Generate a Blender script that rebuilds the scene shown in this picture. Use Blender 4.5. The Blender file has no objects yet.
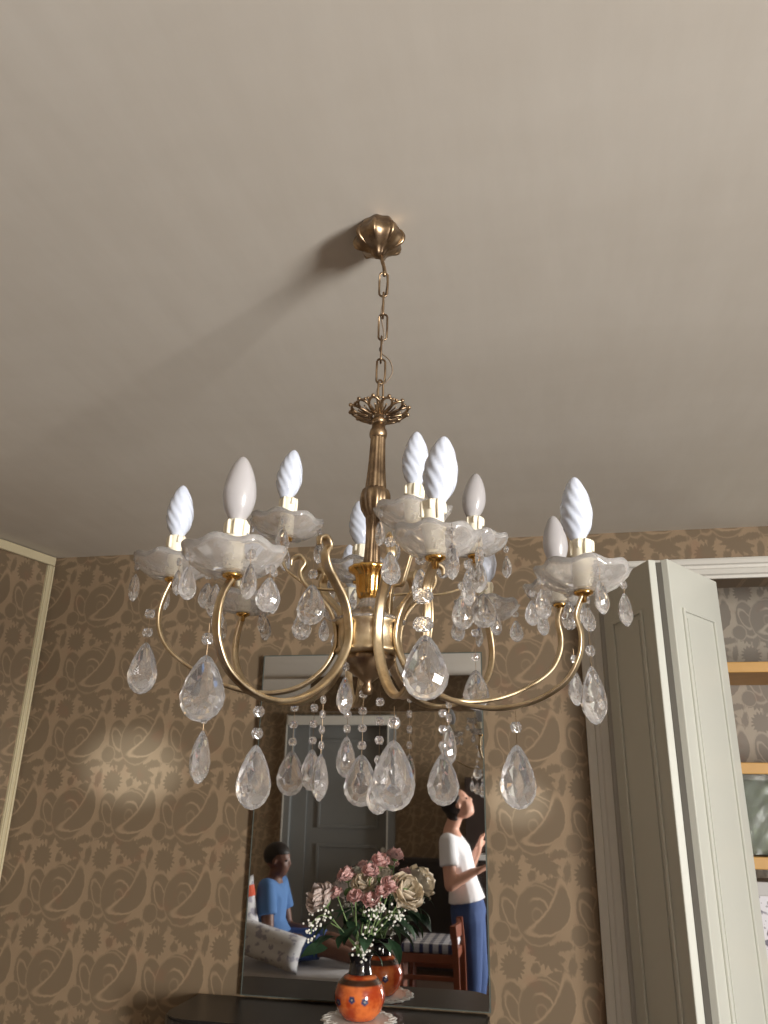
import bpy, bmesh, math, random
from mathutils import Vector, Matrix, Quaternion, noise as mnoise
PI = math.pi
random.seed(7)
scene = bpy.context.scene
COL = scene.collection

# ------------------------------------------------------------------ camera
cam_d = bpy.data.cameras.new('camera')
cam = bpy.data.objects.new('camera', cam_d)
COL.objects.link(cam)
cam_d.sensor_width = 36.0
cam_d.lens = 769.0 * 36.0 / 1024.0
cam_d.clip_start = 0.02
HC = 1.6
_u = Vector((425 - 384, -1550 - 512, 769)).normalized()          # world up seen in camera axes (x right, y down, z forward)
_f = Vector((0, 0, 1)) - _u * _u.z
_f.normalize()
_r = _f.cross(_u)
if _r.x < 0: _r = -_r
_yaw = math.radians(11.8)
_Y = math.cos(_yaw) * _f + math.sin(_yaw) * _r
_X = math.cos(_yaw) * _r - math.sin(_yaw) * _f
def _w(c): return Vector((_X.dot(c), _Y.dot(c), _u.dot(c)))
cr, cu, cb = _w(Vector((1, 0, 0))), _w(Vector((0, -1, 0))), _w(Vector((0, 0, -1)))
cam.matrix_world = Matrix(((cr.x, cu.x, cb.x, 0), (cr.y, cu.y, cb.y, 0), (cr.z, cu.z, cb.z, HC), (0, 0, 0, 1)))
scene.camera = cam

# ------------------------------------------------------------------ world, light, exposure
scene.view_settings.view_transform = 'Standard'
scene.view_settings.look = 'None'
scene.view_settings.gamma = 1.0
scene.view_settings.use_curve_mapping = False
scene.view_settings.exposure = 0.0
world = bpy.data.worlds.new('World'); scene.world = world
world.use_nodes = True
world.node_tree.nodes['Background'].inputs[0].default_value = (0.75, 0.85, 1.0, 1)
world.node_tree.nodes['Background'].inputs[1].default_value = 1.2

WX = 3.20                                   # right wall
WIN = (-2.10, -0.90, 0.45, 2.15)            # window opening y0,y1,z0,z1
ld = bpy.data.lights.new('window_daylight', 'AREA')
ld.shape = 'RECTANGLE'; ld.size = 1.0; ld.size_y = 1.3
ld.energy = 400; ld.color = (1.0, 0.975, 0.94)
lo = bpy.data.objects.new('window_daylight', ld); COL.objects.link(lo)
lo.location = (WX - 0.02, (WIN[0] + WIN[1]) / 2, 1.33)
lo.rotation_euler = Vector((-1, 0, 0)).to_track_quat('-Z', 'Y').to_euler()
# two added spot lamps beside the window, making bright patches on the wallpaper
for nm, tgt, en, ang in (('glint_spot', (-1.47, 2.692, 1.69), 2300, 3.1), ('glint_spot_small', (-0.10, 2.692, 1.60), 1200, 2.2)):
    sd = bpy.data.lights.new(nm, 'SPOT'); sd.energy = en; sd.color = (0.86, 0.95, 1.0)
    sd.spot_size = math.radians(ang); sd.spot_blend = 1.0; sd.shadow_soft_size = 0.02
    so = bpy.data.objects.new(nm, sd); COL.objects.link(so)
    so.location = (3.14, -1.20, 1.30)
    so.rotation_euler = (Vector(tgt) - so.location).to_track_quat('-Z', 'Y').to_euler()

# ------------------------------------------------------------------ material helpers
class NT:
    def __init__(s, mat):
        s.t = mat.node_tree; s.n = s.t.nodes; s.l = s.t.links
    def put(s, sock, v):
        if v is None: return
        if isinstance(v, bpy.types.NodeSocket): s.l.new(v, sock)
        else: sock.default_value = v
    def node(s, typ, **kw):
        n = s.n.new(typ)
        for k, v in kw.items(): setattr(n, k, v)
        return n
    def m(s, op, a, b=None, c=None, clamp=False):
        n = s.n.new('ShaderNodeMath'); n.operation = op; n.use_clamp = clamp
        s.put(n.inputs[0], a); s.put(n.inputs[1], b); s.put(n.inputs[2], c)
        return n.outputs[0]
    def smooth(s, v, a, b):
        n = s.n.new('ShaderNodeMapRange'); n.interpolation_type = 'SMOOTHSTEP'
        s.put(n.inputs[0], v); n.inputs[1].default_value = a; n.inputs[2].default_value = b
        return n.outputs[0]
    def mix(s, f, a, b):
        n = s.n.new('ShaderNodeMix'); n.data_type = 'RGBA'
        s.put(n.inputs[0], f); s.put(n.inputs[6], a); s.put(n.inputs[7], b)
        return n.outputs[2]
    def noise(s, vec, scale, detail=3, rough=0.5):
        n = s.n.new('ShaderNodeTexNoise'); s.put(n.inputs['Vector'], vec)
        n.inputs['Scale'].default_value = scale; n.inputs['Detail'].default_value = detail
        n.inputs['Roughness'].default_value = rough
        return n.outputs['Fac']
    def obj(s):
        return s.n.new('ShaderNodeTexCoord').outputs['Object']
    def bump(s, h, strength, dist=0.01):
        n = s.n.new('ShaderNodeBump'); s.put(n.inputs['Height'], h)
        n.inputs['Strength'].default_value = strength; n.inputs['Distance'].default_value = dist
        return n.outputs[0]
    def scaled(s, vec, sc):
        n = s.n.new('ShaderNodeMapping'); s.put(n.inputs[0], vec); n.inputs[3].default_value = sc
        return n.outputs[0]

def C4(c): return (c[0], c[1], c[2], 1)
def S(r, g, b):                              # sRGB 0-255 to linear
    return tuple(((v / 255 / 12.92) if v / 255 <= 0.04045 else ((v / 255 + 0.055) / 1.055) ** 2.4) for v in (r, g, b))

def mat(name, col, rough=0.5, metal=0.0, var=0.0, vscale=20, bump=0.0, bscale=60, coat=0, trans=0, ior=1.45, sss=0, spec=0.5):
    m = bpy.data.materials.new(name); m.use_nodes = True
    t = NT(m); b = t.n['Principled BSDF']
    b.inputs['Roughness'].default_value = rough; b.inputs['Metallic'].default_value = metal
    b.inputs['Coat Weight'].default_value = coat; b.inputs['Transmission Weight'].default_value = trans
    b.inputs['IOR'].default_value = ior; b.inputs['Specular IOR Level'].default_value = spec
    b.inputs['Base Color'].default_value = C4(col)
    if var or bump:
        v = t.obj()
        if var:
            n = t.noise(v, vscale, 4)
            t.put(b.inputs['Base Color'], t.mix(n, C4([max(0, c * (1 - var)) for c in col]), C4([min(1, c * (1 + var)) for c in col])))
        if bump:
            t.put(b.inputs['Normal'], t.bump(t.noise(v, bscale, 4), bump, 0.004))
    return m

M = {}
# --- ceiling paint: old cream distemper with faint brush streaks
def ceiling_mat():
    m = bpy.data.materials.new('ceiling_paint'); m.use_nodes = True
    t = NT(m); b = t.n['Principled BSDF']; v = t.obj()
    n1 = t.noise(t.scaled(v, (0.7, 2.2, 1)), 1.6, 4, 0.6)
    n2 = t.noise(t.scaled(v, (6, 1.2, 1)), 3.0, 5, 0.6)
    f = t.m('ADD', t.m('MULTIPLY', n1, 0.6), t.m('MULTIPLY', n2, 0.4))
    t.put(b.inputs['Base Color'], t.mix(t.smooth(f, 0.25, 0.75), C4(S(205, 198, 186)), C4(S(214, 208, 197))))
    b.inputs['Roughness'].default_value = 0.75
    h = t.m('ADD', t.m('MULTIPLY', t.noise(t.scaled(v, (9, 2, 1)), 2.5, 5), 1.0), t.m('MULTIPLY', t.noise(v, 40, 3), 0.25))
    t.put(b.inputs['Normal'], t.bump(h, 0.04, 0.010))
    return m
M['ceiling'] = ceiling_mat()

# --- wallpaper: brown paisley leaves on tan, repeat 0.235 x 0.255 m; uses local X (along wall) and Z
def wallpaper_mat(name, dark, light, cw=0.235, chh=0.255, gloss=0.42):
    m = bpy.data.materials.new(name); m.use_nodes = True
    t = NT(m); b = t.n['Principled BSDF']
    v = t.obj()
    wn = t.n.new('ShaderNodeTexNoise'); t.put(wn.inputs['Vector'], v); wn.inputs['Scale'].default_value = 55; wn.inputs['Detail'].default_value = 2
    sep0 = t.node('ShaderNodeSeparateColor'); t.put(sep0.inputs[0], wn.outputs['Color'])
    sep = t.node('ShaderNodeSeparateXYZ'); t.put(sep.inputs[0], v)
    jag = t.noise(t.scaled(v, (160, 160, 55)), 1.0, 2)
    X = t.m('ADD', sep.outputs[0], t.m('MULTIPLY', t.m('SUBTRACT', sep0.outputs[0], 0.5), 0.008))
    Z = t.m('ADD', sep.outputs[2], t.m('MULTIPLY', t.m('SUBTRACT', sep0.outputs[1], 0.5), 0.010))
    kx, kz = 0.235 / 390, 0.255 / 530
    def local(cx, cz):
        px = t.m('SUBTRACT', t.m('MODULO', t.m('ADD', t.m('SUBTRACT', X, cx), cw * 40.5), cw), cw / 2)
        pz = t.m('SUBTRACT', t.m('MODULO', t.m('ADD', t.m('SUBTRACT', Z, cz), chh * 40.5), chh), chh / 2)
        return px, pz
    def ell(dx, dy, a, bb, ang=0, bend=0):
        """bent ellipse, centre (dx,dy down) and half sizes in repeat units; returns distance in metres"""
        px, pz = local((dx) * kx, -dy * kz)
        c, s_ = math.cos(ang), math.sin(ang)
        q1 = t.m('ADD', t.m('MULTIPLY', px, c), t.m('MULTIPLY', pz, s_))
        q2 = t.m('SUBTRACT', t.m('MULTIPLY', pz, c), t.m('MULTIPLY', px, s_))
        if bend:
            q2 = t.m('ADD', q2, t.m('MULTIPLY', t.m('MULTIPLY', q1, q1), bend))
        A, B = a * kx, bb * kx
        l = t.m('SQRT', t.m('ADD', t.m('POWER', t.m('MULTIPLY', t.m('ABSOLUTE', q1), 1 / A), 2), t.m('POWER', t.m('MULTIPLY', t.m('ABSOLUTE', q2), 1 / B), 2)))
        return t.m('MULTIPLY', t.m('SUBTRACT', l, 1.0), min(A, B)), q1, q2
    def rays(dx, dy, a, bb, ang, n, depth):
        d, q1, q2 = ell(dx, dy, a, bb, ang)
        th = t.m('ARCTAN2', q2, q1)
        return t.m('ADD', d, t.m('MULTIPLY', t.m('SINE', t.m('MULTIPLY', th, n)), depth))
    jg = t.m('MULTIPLY', t.m('SUBTRACT', jag, 0.5), 0.013)
    def line(dist, w): return t.m('SUBTRACT', 1.0, t.smooth(t.m('ABSOLUTE', dist), w * 0.2, w * 2.0))
    state = [None]
    def paint(dist, fill=0.0, outline=0.0, w=0.0026, rough=True, extra=None):
        dd = t.m('ADD', dist, jg) if rough else dist
        ins = t.m('SUBTRACT', 1.0, t.smooth(dd, -0.0034, 0.0034))
        f_ = fill if extra is None else extra
        cur = state[0] if state[0] is not None else 0.9
        # cur*(1-ins) + f_*ins
        val = t.m('ADD', t.m('MULTIPLY', cur, t.m('SUBTRACT', 1.0, ins)), t.m('MULTIPLY', ins, f_))
        if outline:
            val = t.m('MAXIMUM', val, t.m('MULTIPLY', line(dist, w), outline))
        state[0] = val
    # ground sprigs first, then the leaves over them
    paint(ell(-20, 352, 88, 27, math.radians(24), 4)[0])
    paint(ell(30, 172, 52, 22, math.radians(8), 5)[0])
    paint(ell(-178, 165, 22, 66, math.radians(-18))[0])
    paint(rays(150, 150, 58, 32, math.radians(-20), 9, 0.0045))
    paint(rays(-60, 222, 100, 50, math.radians(-32), 13, 0.0045))
    paint(rays(165, 298, 56, 62, 0, 16, 0.0045))
    paint(ell(-112, 305, 22, 27)[0]); paint(ell(70, 278, 19, 48, math.radians(-8))[0])
    # right leaf with a light inner curl
    rl = ell(168, -5, 66, 122, math.radians(10))[0]
    rv, q1, q2 = ell(160, -5, 30, 70, math.radians(24), 10)
    paint(rl, 0.0, 0.8, 0.0024, False, t.m('MULTIPLY', line(rv, 0.0022), 0.8))
    # upper curl
    paint(ell(-40, -100, 96, 52, math.radians(-28), -3)[0], 0.0, 0.75, 0.0022, False)
    # spiral of concentric arcs
    sp, s1_, s2_ = ell(-92, 5, 112, 138)
    arcs = t.m('MAXIMUM', line(t.m('ADD', sp, 0.030), 0.0026), t.m('MULTIPLY', line(t.m('ADD', sp, 0.052), 0.0024), 0.5))
    paint(sp, 0.0, 0.55, 0.0022, False, t.m('MULTIPLY', arcs, t.smooth(s1_, -0.03, 0.0)))
    # round bud and the big curved leaf on top
    paint(ell(112, 108, 44, 50)[0], 0.0, 0.6, 0.002, True)
    paint(ell(10, 8, 150, 56, math.radians(54), -5.0)[0], 0.0, 1.0, 0.0030, False)
    fac = t.m('MULTIPLY', state[0], 1.0, clamp=True)
    big = t.noise(v, 9, 4)
    fade = t.m('ADD', t.m('MULTIPLY', big, 0.55), 0.45)
    base = t.mix(t.m('MULTIPLY', fac, fade), C4(dark), C4(light))
    weave = t.noise(t.scaled(v, (420, 420, 60)), 1.0, 2)
    red = t.m('MULTIPLY', t.smooth(t.noise(v, 14, 2), 0.58, 0.75), 0.16)
    base = t.mix(red, base, C4(S(140, 92, 72)))
    t.put(b.inputs['Base Color'], base)
    b.inputs['Roughness'].default_value = gloss
    b.inputs['Specular IOR Level'].default_value = 0.35
    t.put(b.inputs['Normal'], t.bump(t.m('ADD', t.m('MULTIPLY', weave, 0.4), fac), 0.12, 0.001))
    return m
M['paper'] = wallpaper_mat('brown_paisley_wallpaper', S(116, 100, 80), S(154, 132, 106))
M['paper_cup'] = wallpaper_mat('grey_paisley_wallpaper', S(142, 133, 121), S(192, 180, 162), gloss=0.5)

def brass_mat(name, c1, c2, rough):
    m = bpy.data.materials.new(name); m.use_nodes = True
    t = NT(m); b = t.n['Principled BSDF']; v = t.obj()
    f = t.noise(v, 45, 4, 0.6)
    t.put(b.inputs['Base Color'], t.mix(t.smooth(f, 0.35, 0.65), C4(c1), C4(c2)))
    b.inputs['Metallic'].default_value = 1.0
    b.inputs['Roughness'].default_value = rough
    t.put(b.inputs['Normal'], t.bump(t.noise(v, 120, 3), 0.15, 0.001))
    return m
M['brass'] = brass_mat('polished_brass', S(200, 178, 142), S(226, 206, 172), 0.38)
M['old_brass'] = brass_mat('aged_brass', S(124, 104, 84), S(168, 144, 114), 0.38)
M['gold'] = brass_mat('gold_brass', S(206, 158, 84), S(232, 188, 112), 0.2)
def crystal_mat(name, milk, rough, tint):
    m = bpy.data.materials.new(name); m.use_nodes = True
    t = NT(m); b = t.n['Principled BSDF']
    b.inputs['Base Color'].default_value = C4(tint); b.inputs['Roughness'].default_value = rough
    b.inputs['Transmission Weight'].default_value = 1.0; b.inputs['IOR'].default_value = 1.5
    tr = t.node('ShaderNodeBsdfTranslucent'); tr.inputs[0].default_value = C4(tint)
    df = t.node('ShaderNodeBsdfDiffuse'); df.inputs[0].default_value = C4(tint)
    a = t.node('ShaderNodeMixShader'); a.inputs[0].default_value = 0.5
    t.l.new(tr.outputs[0], a.inputs[1]); t.l.new(df.outputs[0], a.inputs[2])
    mx = t.node('ShaderNodeMixShader')
    n = t.noise(t.obj(), 60, 3)
    t.put(mx.inputs[0], t.m('MULTIPLY', n, milk * 2))
    t.l.new(b.outputs[0], mx.inputs[1]); t.l.new(a.outputs[0], mx.inputs[2])
    t.l.new(mx.outputs[0], t.n['Material Output'].inputs[0])
    return m
M['crystal'] = crystal_mat('cut_crystal', 0.10, 0.03, (0.93, 0.92, 0.92))
M['dish'] = crystal_mat('pressed_glass', 0.21, 0.07, (0.92, 0.90, 0.88))
M['opal'] = mat('opal_glass_bulb', S(197, 204, 218), 0.14, coat=0.6, var=0.03)
M['frost'] = mat('frosted_glass_bulb', S(196, 193, 194), 0.3, coat=0.5, var=0.03, trans=0.35)
M['candle'] = mat('cream_candle_tube', S(236, 228, 206), 0.45, var=0.05, vscale=60)
M['white_paint'] = mat('white_gloss_paint', S(206, 203, 195), 0.4, var=0.04, vscale=6, bump=0.1)
M['door_white'] = mat('off_white_door_paint', S(205, 206, 196), 0.35, var=0.04, vscale=5, bump=0.08)
M['grey_door'] = mat('blue_grey_door_paint', S(120, 122, 121), 0.45, var=0.06, vscale=4)
M['strip'] = mat('cream_moulding_paint', S(196, 184, 152), 0.45, var=0.06, vscale=10)
M['dark'] = mat('dark_gap_grey', S(92, 88, 80), 0.7, var=0.1)  # grey of the firebox, and of the shade in the door's fold gap
M['floor'] = mat('dark_floor_wood', S(66, 50, 40), 0.5, var=0.25, vscale=8)
M['wainscot'] = mat('dark_wainscot_paint', S(58, 54, 54), 0.5, var=0.1)
M['black'] = mat('black_marble', S(34, 31, 30), 0.32, var=0.35, vscale=14)
M['pine'] = mat('varnished_pine', S(206, 160, 92), 0.45, var=0.12, vscale=14)
M['wood'] = mat('red_brown_wood', S(128, 72, 50), 0.38, var=0.2, vscale=18)
M['dark_wood'] = mat('dark_walnut', S(46, 36, 32), 0.45, var=0.2, vscale=10)
M['pale_top'] = mat('pale_grey_counter', S(190, 188, 186), 0.4, var=0.05)
def mirror_mat():
    m = mat('silvered_mirror', (0.68, 0.68, 0.67), 0.02, 1.0)
    return m
M['mirror'] = mirror_mat()
M['edge'] = mat('mirror_edge', S(90, 96, 90), 0.2, var=0.05)
M['sheet'] = mat('white_bed_sheet', S(196, 196, 200), 0.8, var=0.06, vscale=8, bump=0.3, bscale=14)
def floral_mat():
    m = bpy.data.materials.new('white_floral_cotton'); m.use_nodes = True
    t = NT(m); b = t.n['Principled BSDF']; v = t.obj()
    n = t.noise(v, 26, 3)
    t.put(b.inputs['Base Color'], t.mix(t.smooth(n, 0.52, 0.6), C4(S(214, 214, 216)), C4(S(160, 158, 170))))
    b.inputs['Roughness'].default_value = 0.85
    return m
M['floral'] = floral_mat()
M['orange_band'] = mat('orange_red_cotton', S(214, 92, 62), 0.8, var=0.1)
M['tee'] = mat('white_tshirt_cotton', S(226, 226, 230), 0.85, var=0.04, vscale=10, bump=0.25, bscale=16)
M['blue_tee'] = mat('blue_tshirt_cotton', S(84, 124, 178), 0.85, var=0.08, vscale=10, bump=0.25, bscale=16)
M['jeans'] = mat('blue_denim', S(54, 76, 122), 0.85, var=0.2, vscale=14, bump=0.2, bscale=40)
M['shorts'] = mat('navy_blue_cotton', S(58, 82, 132), 0.85, var=0.1)
M['skin'] = mat('light_skin', S(214, 164, 142), 0.5, var=0.05)
M['brown_skin'] = mat('dark_brown_skin', S(112, 78, 64), 0.5, var=0.06)
M['hair'] = mat('dark_hair', S(34, 27, 24), 0.5, var=0.25, vscale=60, bump=0.5, bscale=120)
M['eye'] = mat('eye', S(40, 30, 26), 0.15, var=0.02)
M['shoe'] = mat('dark_shoe_leather', S(40, 36, 36), 0.5, var=0.1)
def plaid_mat():
    m = bpy.data.materials.new('blue_white_plaid'); m.use_nodes = True
    t = NT(m); b = t.n['Principled BSDF']
    sep = t.node('ShaderNodeSeparateXYZ'); t.put(sep.inputs[0], t.obj())
    def st(s_): return t.smooth(t.m('SINE', t.m('MULTIPLY', s_, 2 * PI / 0.058)), 0.1, 0.5)
    f = t.m('MULTIPLY', t.m('ADD', st(sep.outputs[0]), st(sep.outputs[1])), 0.5)
    t.put(b.inputs['Base Color'], t.mix(f, C4(S(226, 228, 234)), C4(S(44, 52, 92))))
    b.inputs['Roughness'].default_value = 0.85
    return m
M['plaid'] = plaid_mat()
def vase_mat():
    m = bpy.data.materials.new('orange_painted_ceramic'); m.use_nodes = True
    t = NT(m); b = t.n['Principled BSDF']; v = t.obj()
    sep = t.node('ShaderNodeSeparateXYZ'); t.put(sep.inputs[0], v)
    n = t.noise(v, 22, 3)
    band = t.smooth(t.m('ABSOLUTE', t.m('SUBTRACT', sep.outputs[2], 0.098)), 0.004, 0.010)
    c = t.mix(t.smooth(n, 0.4, 0.65), C4(S(172, 66, 32)), C4(S(222, 118, 58)))
    # three painted blue flowers with a pale heart on the front
    for (fx, fz) in ((-0.006, 0.060), (0.030, 0.056), (-0.05, 0.048)):
        dx = t.m('SUBTRACT', sep.outputs[0], fx); dz = t.m('SUBTRACT', sep.outputs[2], fz)
        r = t.m('SQRT', t.m('ADD', t.m('MULTIPLY', dx, dx), t.m('MULTIPLY', dz, dz)))
        th = t.m('ARCTAN2', dz, dx)
        r = t.m('ADD', r, t.m('MULTIPLY', t.m('SINE', t.m('MULTIPLY', th, 5)), 0.0008))
        c = t.mix(t.m('SUBTRACT', 1.0, t.smooth(r, 0.006, 0.012)), c, C4(S(58, 64, 96)))
        c = t.mix(t.m('SUBTRACT', 1.0, t.smooth(r, 0.001, 0.004)), c, C4(S(150, 140, 130)))
    c = t.mix(band, C4(S(70, 44, 30)), c)
    t.put(b.inputs['Base Color'], c); b.inputs['Roughness'].default_value = 0.14; b.inputs['Coat Weight'].default_value = 0.5
    return m
M['vase'] = vase_mat()
M['vase_neck'] = mat('black_glazed_neck', S(26, 24, 26), 0.12, coat=0.5, var=0.1)
M['lace'] = mat('white_lace', S(222, 220, 214), 0.85, var=0.05)
M['rose_cream'] = mat('cream_pink_petal', S(250, 232, 224), 0.6, var=0.10, vscale=40)
M['rose_pink'] = mat('salmon_pink_petal', S(252, 208, 202), 0.6, var=0.12, vscale=60)
M['rose_pale'] = mat('pale_cream_petal', S(248, 234, 212), 0.6, var=0.08, vscale=40)
M['white_petal'] = mat('white_petal', S(236, 236, 226), 0.6, var=0.05)
M['leaf'] = mat('dark_green_leaf', S(58, 88, 62), 0.5, var=0.25, vscale=30)
M['stem'] = mat('green_stem', S(112, 136, 84), 0.55, var=0.15)
M['plastic'] = mat('clear_plastic_wrap', S(225, 230, 225), 0.12, trans=0.85, ior=1.2, bump=0.8, bscale=40)
M['green_box'] = mat('olive_green_card', S(112, 124, 84), 0.6, var=0.1)
M['steel'] = mat('steel_hinge', S(150, 148, 142), 0.35, 1.0, var=0.1)
def print_mat():
    m = bpy.data.materials.new('printed_paper'); m.use_nodes = True
    t = NT(m); b = t.n['Principled BSDF']; v = t.obj()
    n = t.noise(t.scaled(v, (1.0, 1, 1.4)), 16, 1)
    n2 = t.noise(v, 60, 3)
    c = t.mix(t.smooth(n, 0.56, 0.6), C4(S(222, 220, 226)), C4(S(110, 106, 120)))
    c = t.mix(t.m('MULTIPLY', t.smooth(n2, 0.6, 0.64), 0.5), c, C4(S(70, 66, 76)))
    t.put(b.inputs['Base Color'], c); b.inputs['Roughness'].default_value = 0.4
    return m
M['print'] = print_mat()

# ------------------------------------------------------------------ mesh helpers
def mesh_of(bm, name):
    me = bpy.data.meshes.new(name); bm.normal_update(); bm.to_mesh(me); bm.free(); return me
def link(name, me, material=None, parent=None, smooth=False, loc=None):
    o = bpy.data.objects.new(name, me); COL.objects.link(o)
    if material is not None and len(me.materials) == 0: me.materials.append(material)
    if smooth:
        for p in me.polygons: p.use_smooth = True
    if parent is not None: o.parent = parent
    if loc is not None: o.location = loc
    return o
def obj(name, bm, material, parent=None, smooth=False, loc=None):
    return link(name, mesh_of(bm, name), material, parent, smooth, loc)
def empty(name, loc=(0, 0, 0), rz=0):
    o = bpy.data.objects.new(name, None); COL.objects.link(o); o.location = loc; o.rotation_euler = (0, 0, rz)
    o.empty_display_size = 0.05
    return o
def tag(o, label, cat, group=None):
    o['label'] = label; o['category'] = cat
    if group: o['group'] = group
    return o
def struct(o, label=None):
    o['kind'] = 'structure'
    if label: o['label'] = label
    return o
def add_box(bm, x0, x1, y0, y1, z0, z1, bevel=0.0, mtx=None):
    vs = [bm.verts.new((x, y, z)) for x in (x0, x1) for y in (y0, y1) for z in (z0, z1)]
    fs = [(0, 1, 3, 2), (4, 6, 7, 5), (0, 4, 5, 1), (2, 3, 7, 6), (0, 2, 6, 4), (1, 5, 7, 3)]
    faces = [bm.faces.new([vs[i] for i in f]) for f in fs]
    if bevel:
        es = list({e for f in faces for e in f.edges})
        r = bmesh.ops.bevel(bm, geom=es, offset=bevel, segments=2, affect='EDGES', profile=0.5)
        vs = list({v for f in r['faces'] for v in f.verts} | {v for v in vs if v.is_valid})
    if mtx is not None:
        for v in vs:
            if v.is_valid: v.co = mtx @ v.co
    return vs
def box(x0, x1, y0, y1, z0, z1, bevel=0.0):
    bm = bmesh.new(); add_box(bm, x0, x1, y0, y1, z0, z1, bevel); bmesh.ops.recalc_face_normals(bm, faces=bm.faces); return bm
def lathe(prof, n=32, lobes=0, amp=0.0, bm=None, phase=0, closed=False):
    """prof: (r,z) list bottom to top; lobes modulate radius"""
    bm = bm or bmesh.new(); rings = []
    for (r, z) in prof:
        if r < 1e-5: rings.append([bm.verts.new((0, 0, z))])
        else:
            rings.append([bm.verts.new((rr * math.cos(a), rr * math.sin(a), z)) for a in [2 * PI * i / n + phase for i in range(n)]
                          for rr in [r * (1 + amp * math.cos(lobes * a))]])
    for a, b in zip(rings, rings[1:]):
        for i in range(n):
            j = (i + 1) % n
            if len(a) == 1 and len(b) == 1: continue
            if len(a) == 1: bm.faces.new((a[0], b[j], b[i]))
            elif len(b) == 1: bm.faces.new((a[i], a[j], b[0]))
            else: bm.faces.new((a[i], a[j], b[j], b[i]))
    if not closed:
        pass
    bmesh.ops.recalc_face_normals(bm, faces=bm.faces)
    return bm
def catmull(pts, sub=6):
    P = [Vector(p) for p in pts]; out = []
    for i in range(len(P) - 1):
        p0 = P[i - 1] if i else P[0] * 2 - P[1]
        p1, p2 = P[i], P[i + 1]
        p3 = P[i + 2] if i + 2 < len(P) else P[-1] * 2 - P[-2]
        for k in range(sub):
            t = k / sub
            out.append(0.5 * ((2 * p1) + (p2 - p0) * t + (2 * p0 - 5 * p1 + 4 * p2 - p3) * t * t + (3 * p1 - p0 - 3 * p2 + p3) * t ** 3))
    out.append(P[-1]); return out
def sweep(path, section, side=None, closed=False, bm=None, caps=True, radii=None):
    """sweep a 2D section (list of (s,n)) along path; side = fixed sideways vector or None"""
    bm = bm or bmesh.new(); rings = []; N = len(path)
    ref = Vector((0.3, 0.2, 0.93))
    for i, p in enumerate(path):
        if closed: tg = (path[(i + 1) % N] - path[i - 1])
        else: tg = path[min(i + 1, N - 1)] - path[max(i - 1, 0)]
        tg.normalize()
        sd = Vector(side) if side is not None else tg.cross(ref)
        sd = (sd - tg * sd.dot(tg)); sd.normalize(); nn = tg.cross(sd)
        k = radii[i] if radii else 1.0
        rings.append([bm.verts.new(p + sd * (a * k) + nn * (b * k)) for a, b in section])
    m = len(section); rng = range(N) if closed else range(N - 1)
    for i in rng:
        A, B = rings[i], rings[(i + 1) % N]
        for j in range(m):
            k = (j + 1) % m
            bm.faces.new((A[j], A[k], B[k], B[j]))
    if caps and not closed:
        bm.faces.new(rings[0][::-1]); bm.faces.new(rings[-1])
    bmesh.ops.recalc_face_normals(bm, faces=bm.faces)
    return bm
def circ(r, n=8): return [(r * math.cos(2 * PI * i / n), r * math.sin(2 * PI * i / n)) for i in range(n)]
def tube(pts, r, n=8, sub=5, bm=None, radii=None):
    path = catmull(pts, sub)
    rr = None
    if radii:
        rr = []
        for i in range(len(path)):
            f = i / sub; a = min(int(f), len(radii) - 2); rr.append(radii[a] + (radii[a + 1] - radii[a]) * (f - a))
        return sweep(path, circ(1.0, n), bm=bm, radii=rr)
    return sweep(path, circ(r, n), bm=bm)
def ball(r, loc=(0, 0, 0), sc=(1, 1, 1), u=12, v=8, bm=None):
    bm = bm or bmesh.new()
    bmesh.ops.create_uvsphere(bm, u_segments=u, v_segments=v, radius=r, matrix=Matrix.Translation(loc) @ Matrix.Diagonal((*sc, 1)))
    return bm
def prism(poly, z0, z1):
    bm = bmesh.new()
    a = [bm.verts.new((x, y, z0)) for x, y in poly]; b = [bm.verts.new((x, y, z1)) for x, y in poly]
    n = len(poly); bm.faces.new(a[::-1]); bm.faces.new(b)
    for i in range(n): bm.faces.new((a[i], a[(i + 1) % n], b[(i + 1) % n], b[i]))
    bmesh.ops.recalc_face_normals(bm, faces=bm.faces)
    return bm

# ------------------------------------------------------------------ the room shell
D = 2.692; ZC = 2.5; NY = -2.9
LX0 = -1.930; LSL = 0.244
LXN = LX0 - LSL * (D - NY)
CX0, CX1, CZ1 = 0.215, 1.30, 2.318          # cupboard opening in the far wall
T = 0.12
struct(obj('floor', box(LXN - .3, WX + .2, NY - .2, D + .75, -0.1, 0.0), M['floor']), 'dark wooden floor')
struct(obj('ceiling', box(LXN - .3, WX + .2, NY - .2, D + .75, ZC, ZC + 0.1), M['ceiling']), 'old cream painted ceiling with faint streaks')
# far wall (with the cupboard opening), pieces meet edge to edge in one wall mesh
bm = bmesh.new()
add_box(bm, LX0 - .25, CX0, D, D + T, 0, ZC); add_box(bm, CX0, CX1, D, D + T, CZ1, ZC); add_box(bm, CX1, WX, D, D + T, 0, ZC)
wall_far = struct(obj('wall_far', bm, M['paper']), 'far wall with brown paisley wallpaper')
# left wall: local X runs along it
lw_len = math.hypot(D - NY, LSL * (D - NY)) + .3
wl = obj('wall_left', box(-lw_len, 0, 0, T, 0, ZC), M['paper'])
wl.location = (LX0, D, 0); wl.rotation_euler = (0, 0, math.atan2(D - NY, LSL * (D - NY)))
struct(wl, 'left wall with brown paisley wallpaper')
# near wall (behind the camera) with a door opening
DX0, DX1, DZ = -2.70, -1.58, 2.225
bm = bmesh.new()
add_box(bm, LXN - .2, DX0, NY - T, NY, 0, ZC); add_box(bm, DX0, DX1, NY - T, NY, DZ, ZC); add_box(bm, DX1, WX, NY - T, NY, 0, ZC)
struct(obj('wall_near', bm, M['paper']), 'near wall behind the viewer, papered')
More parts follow.
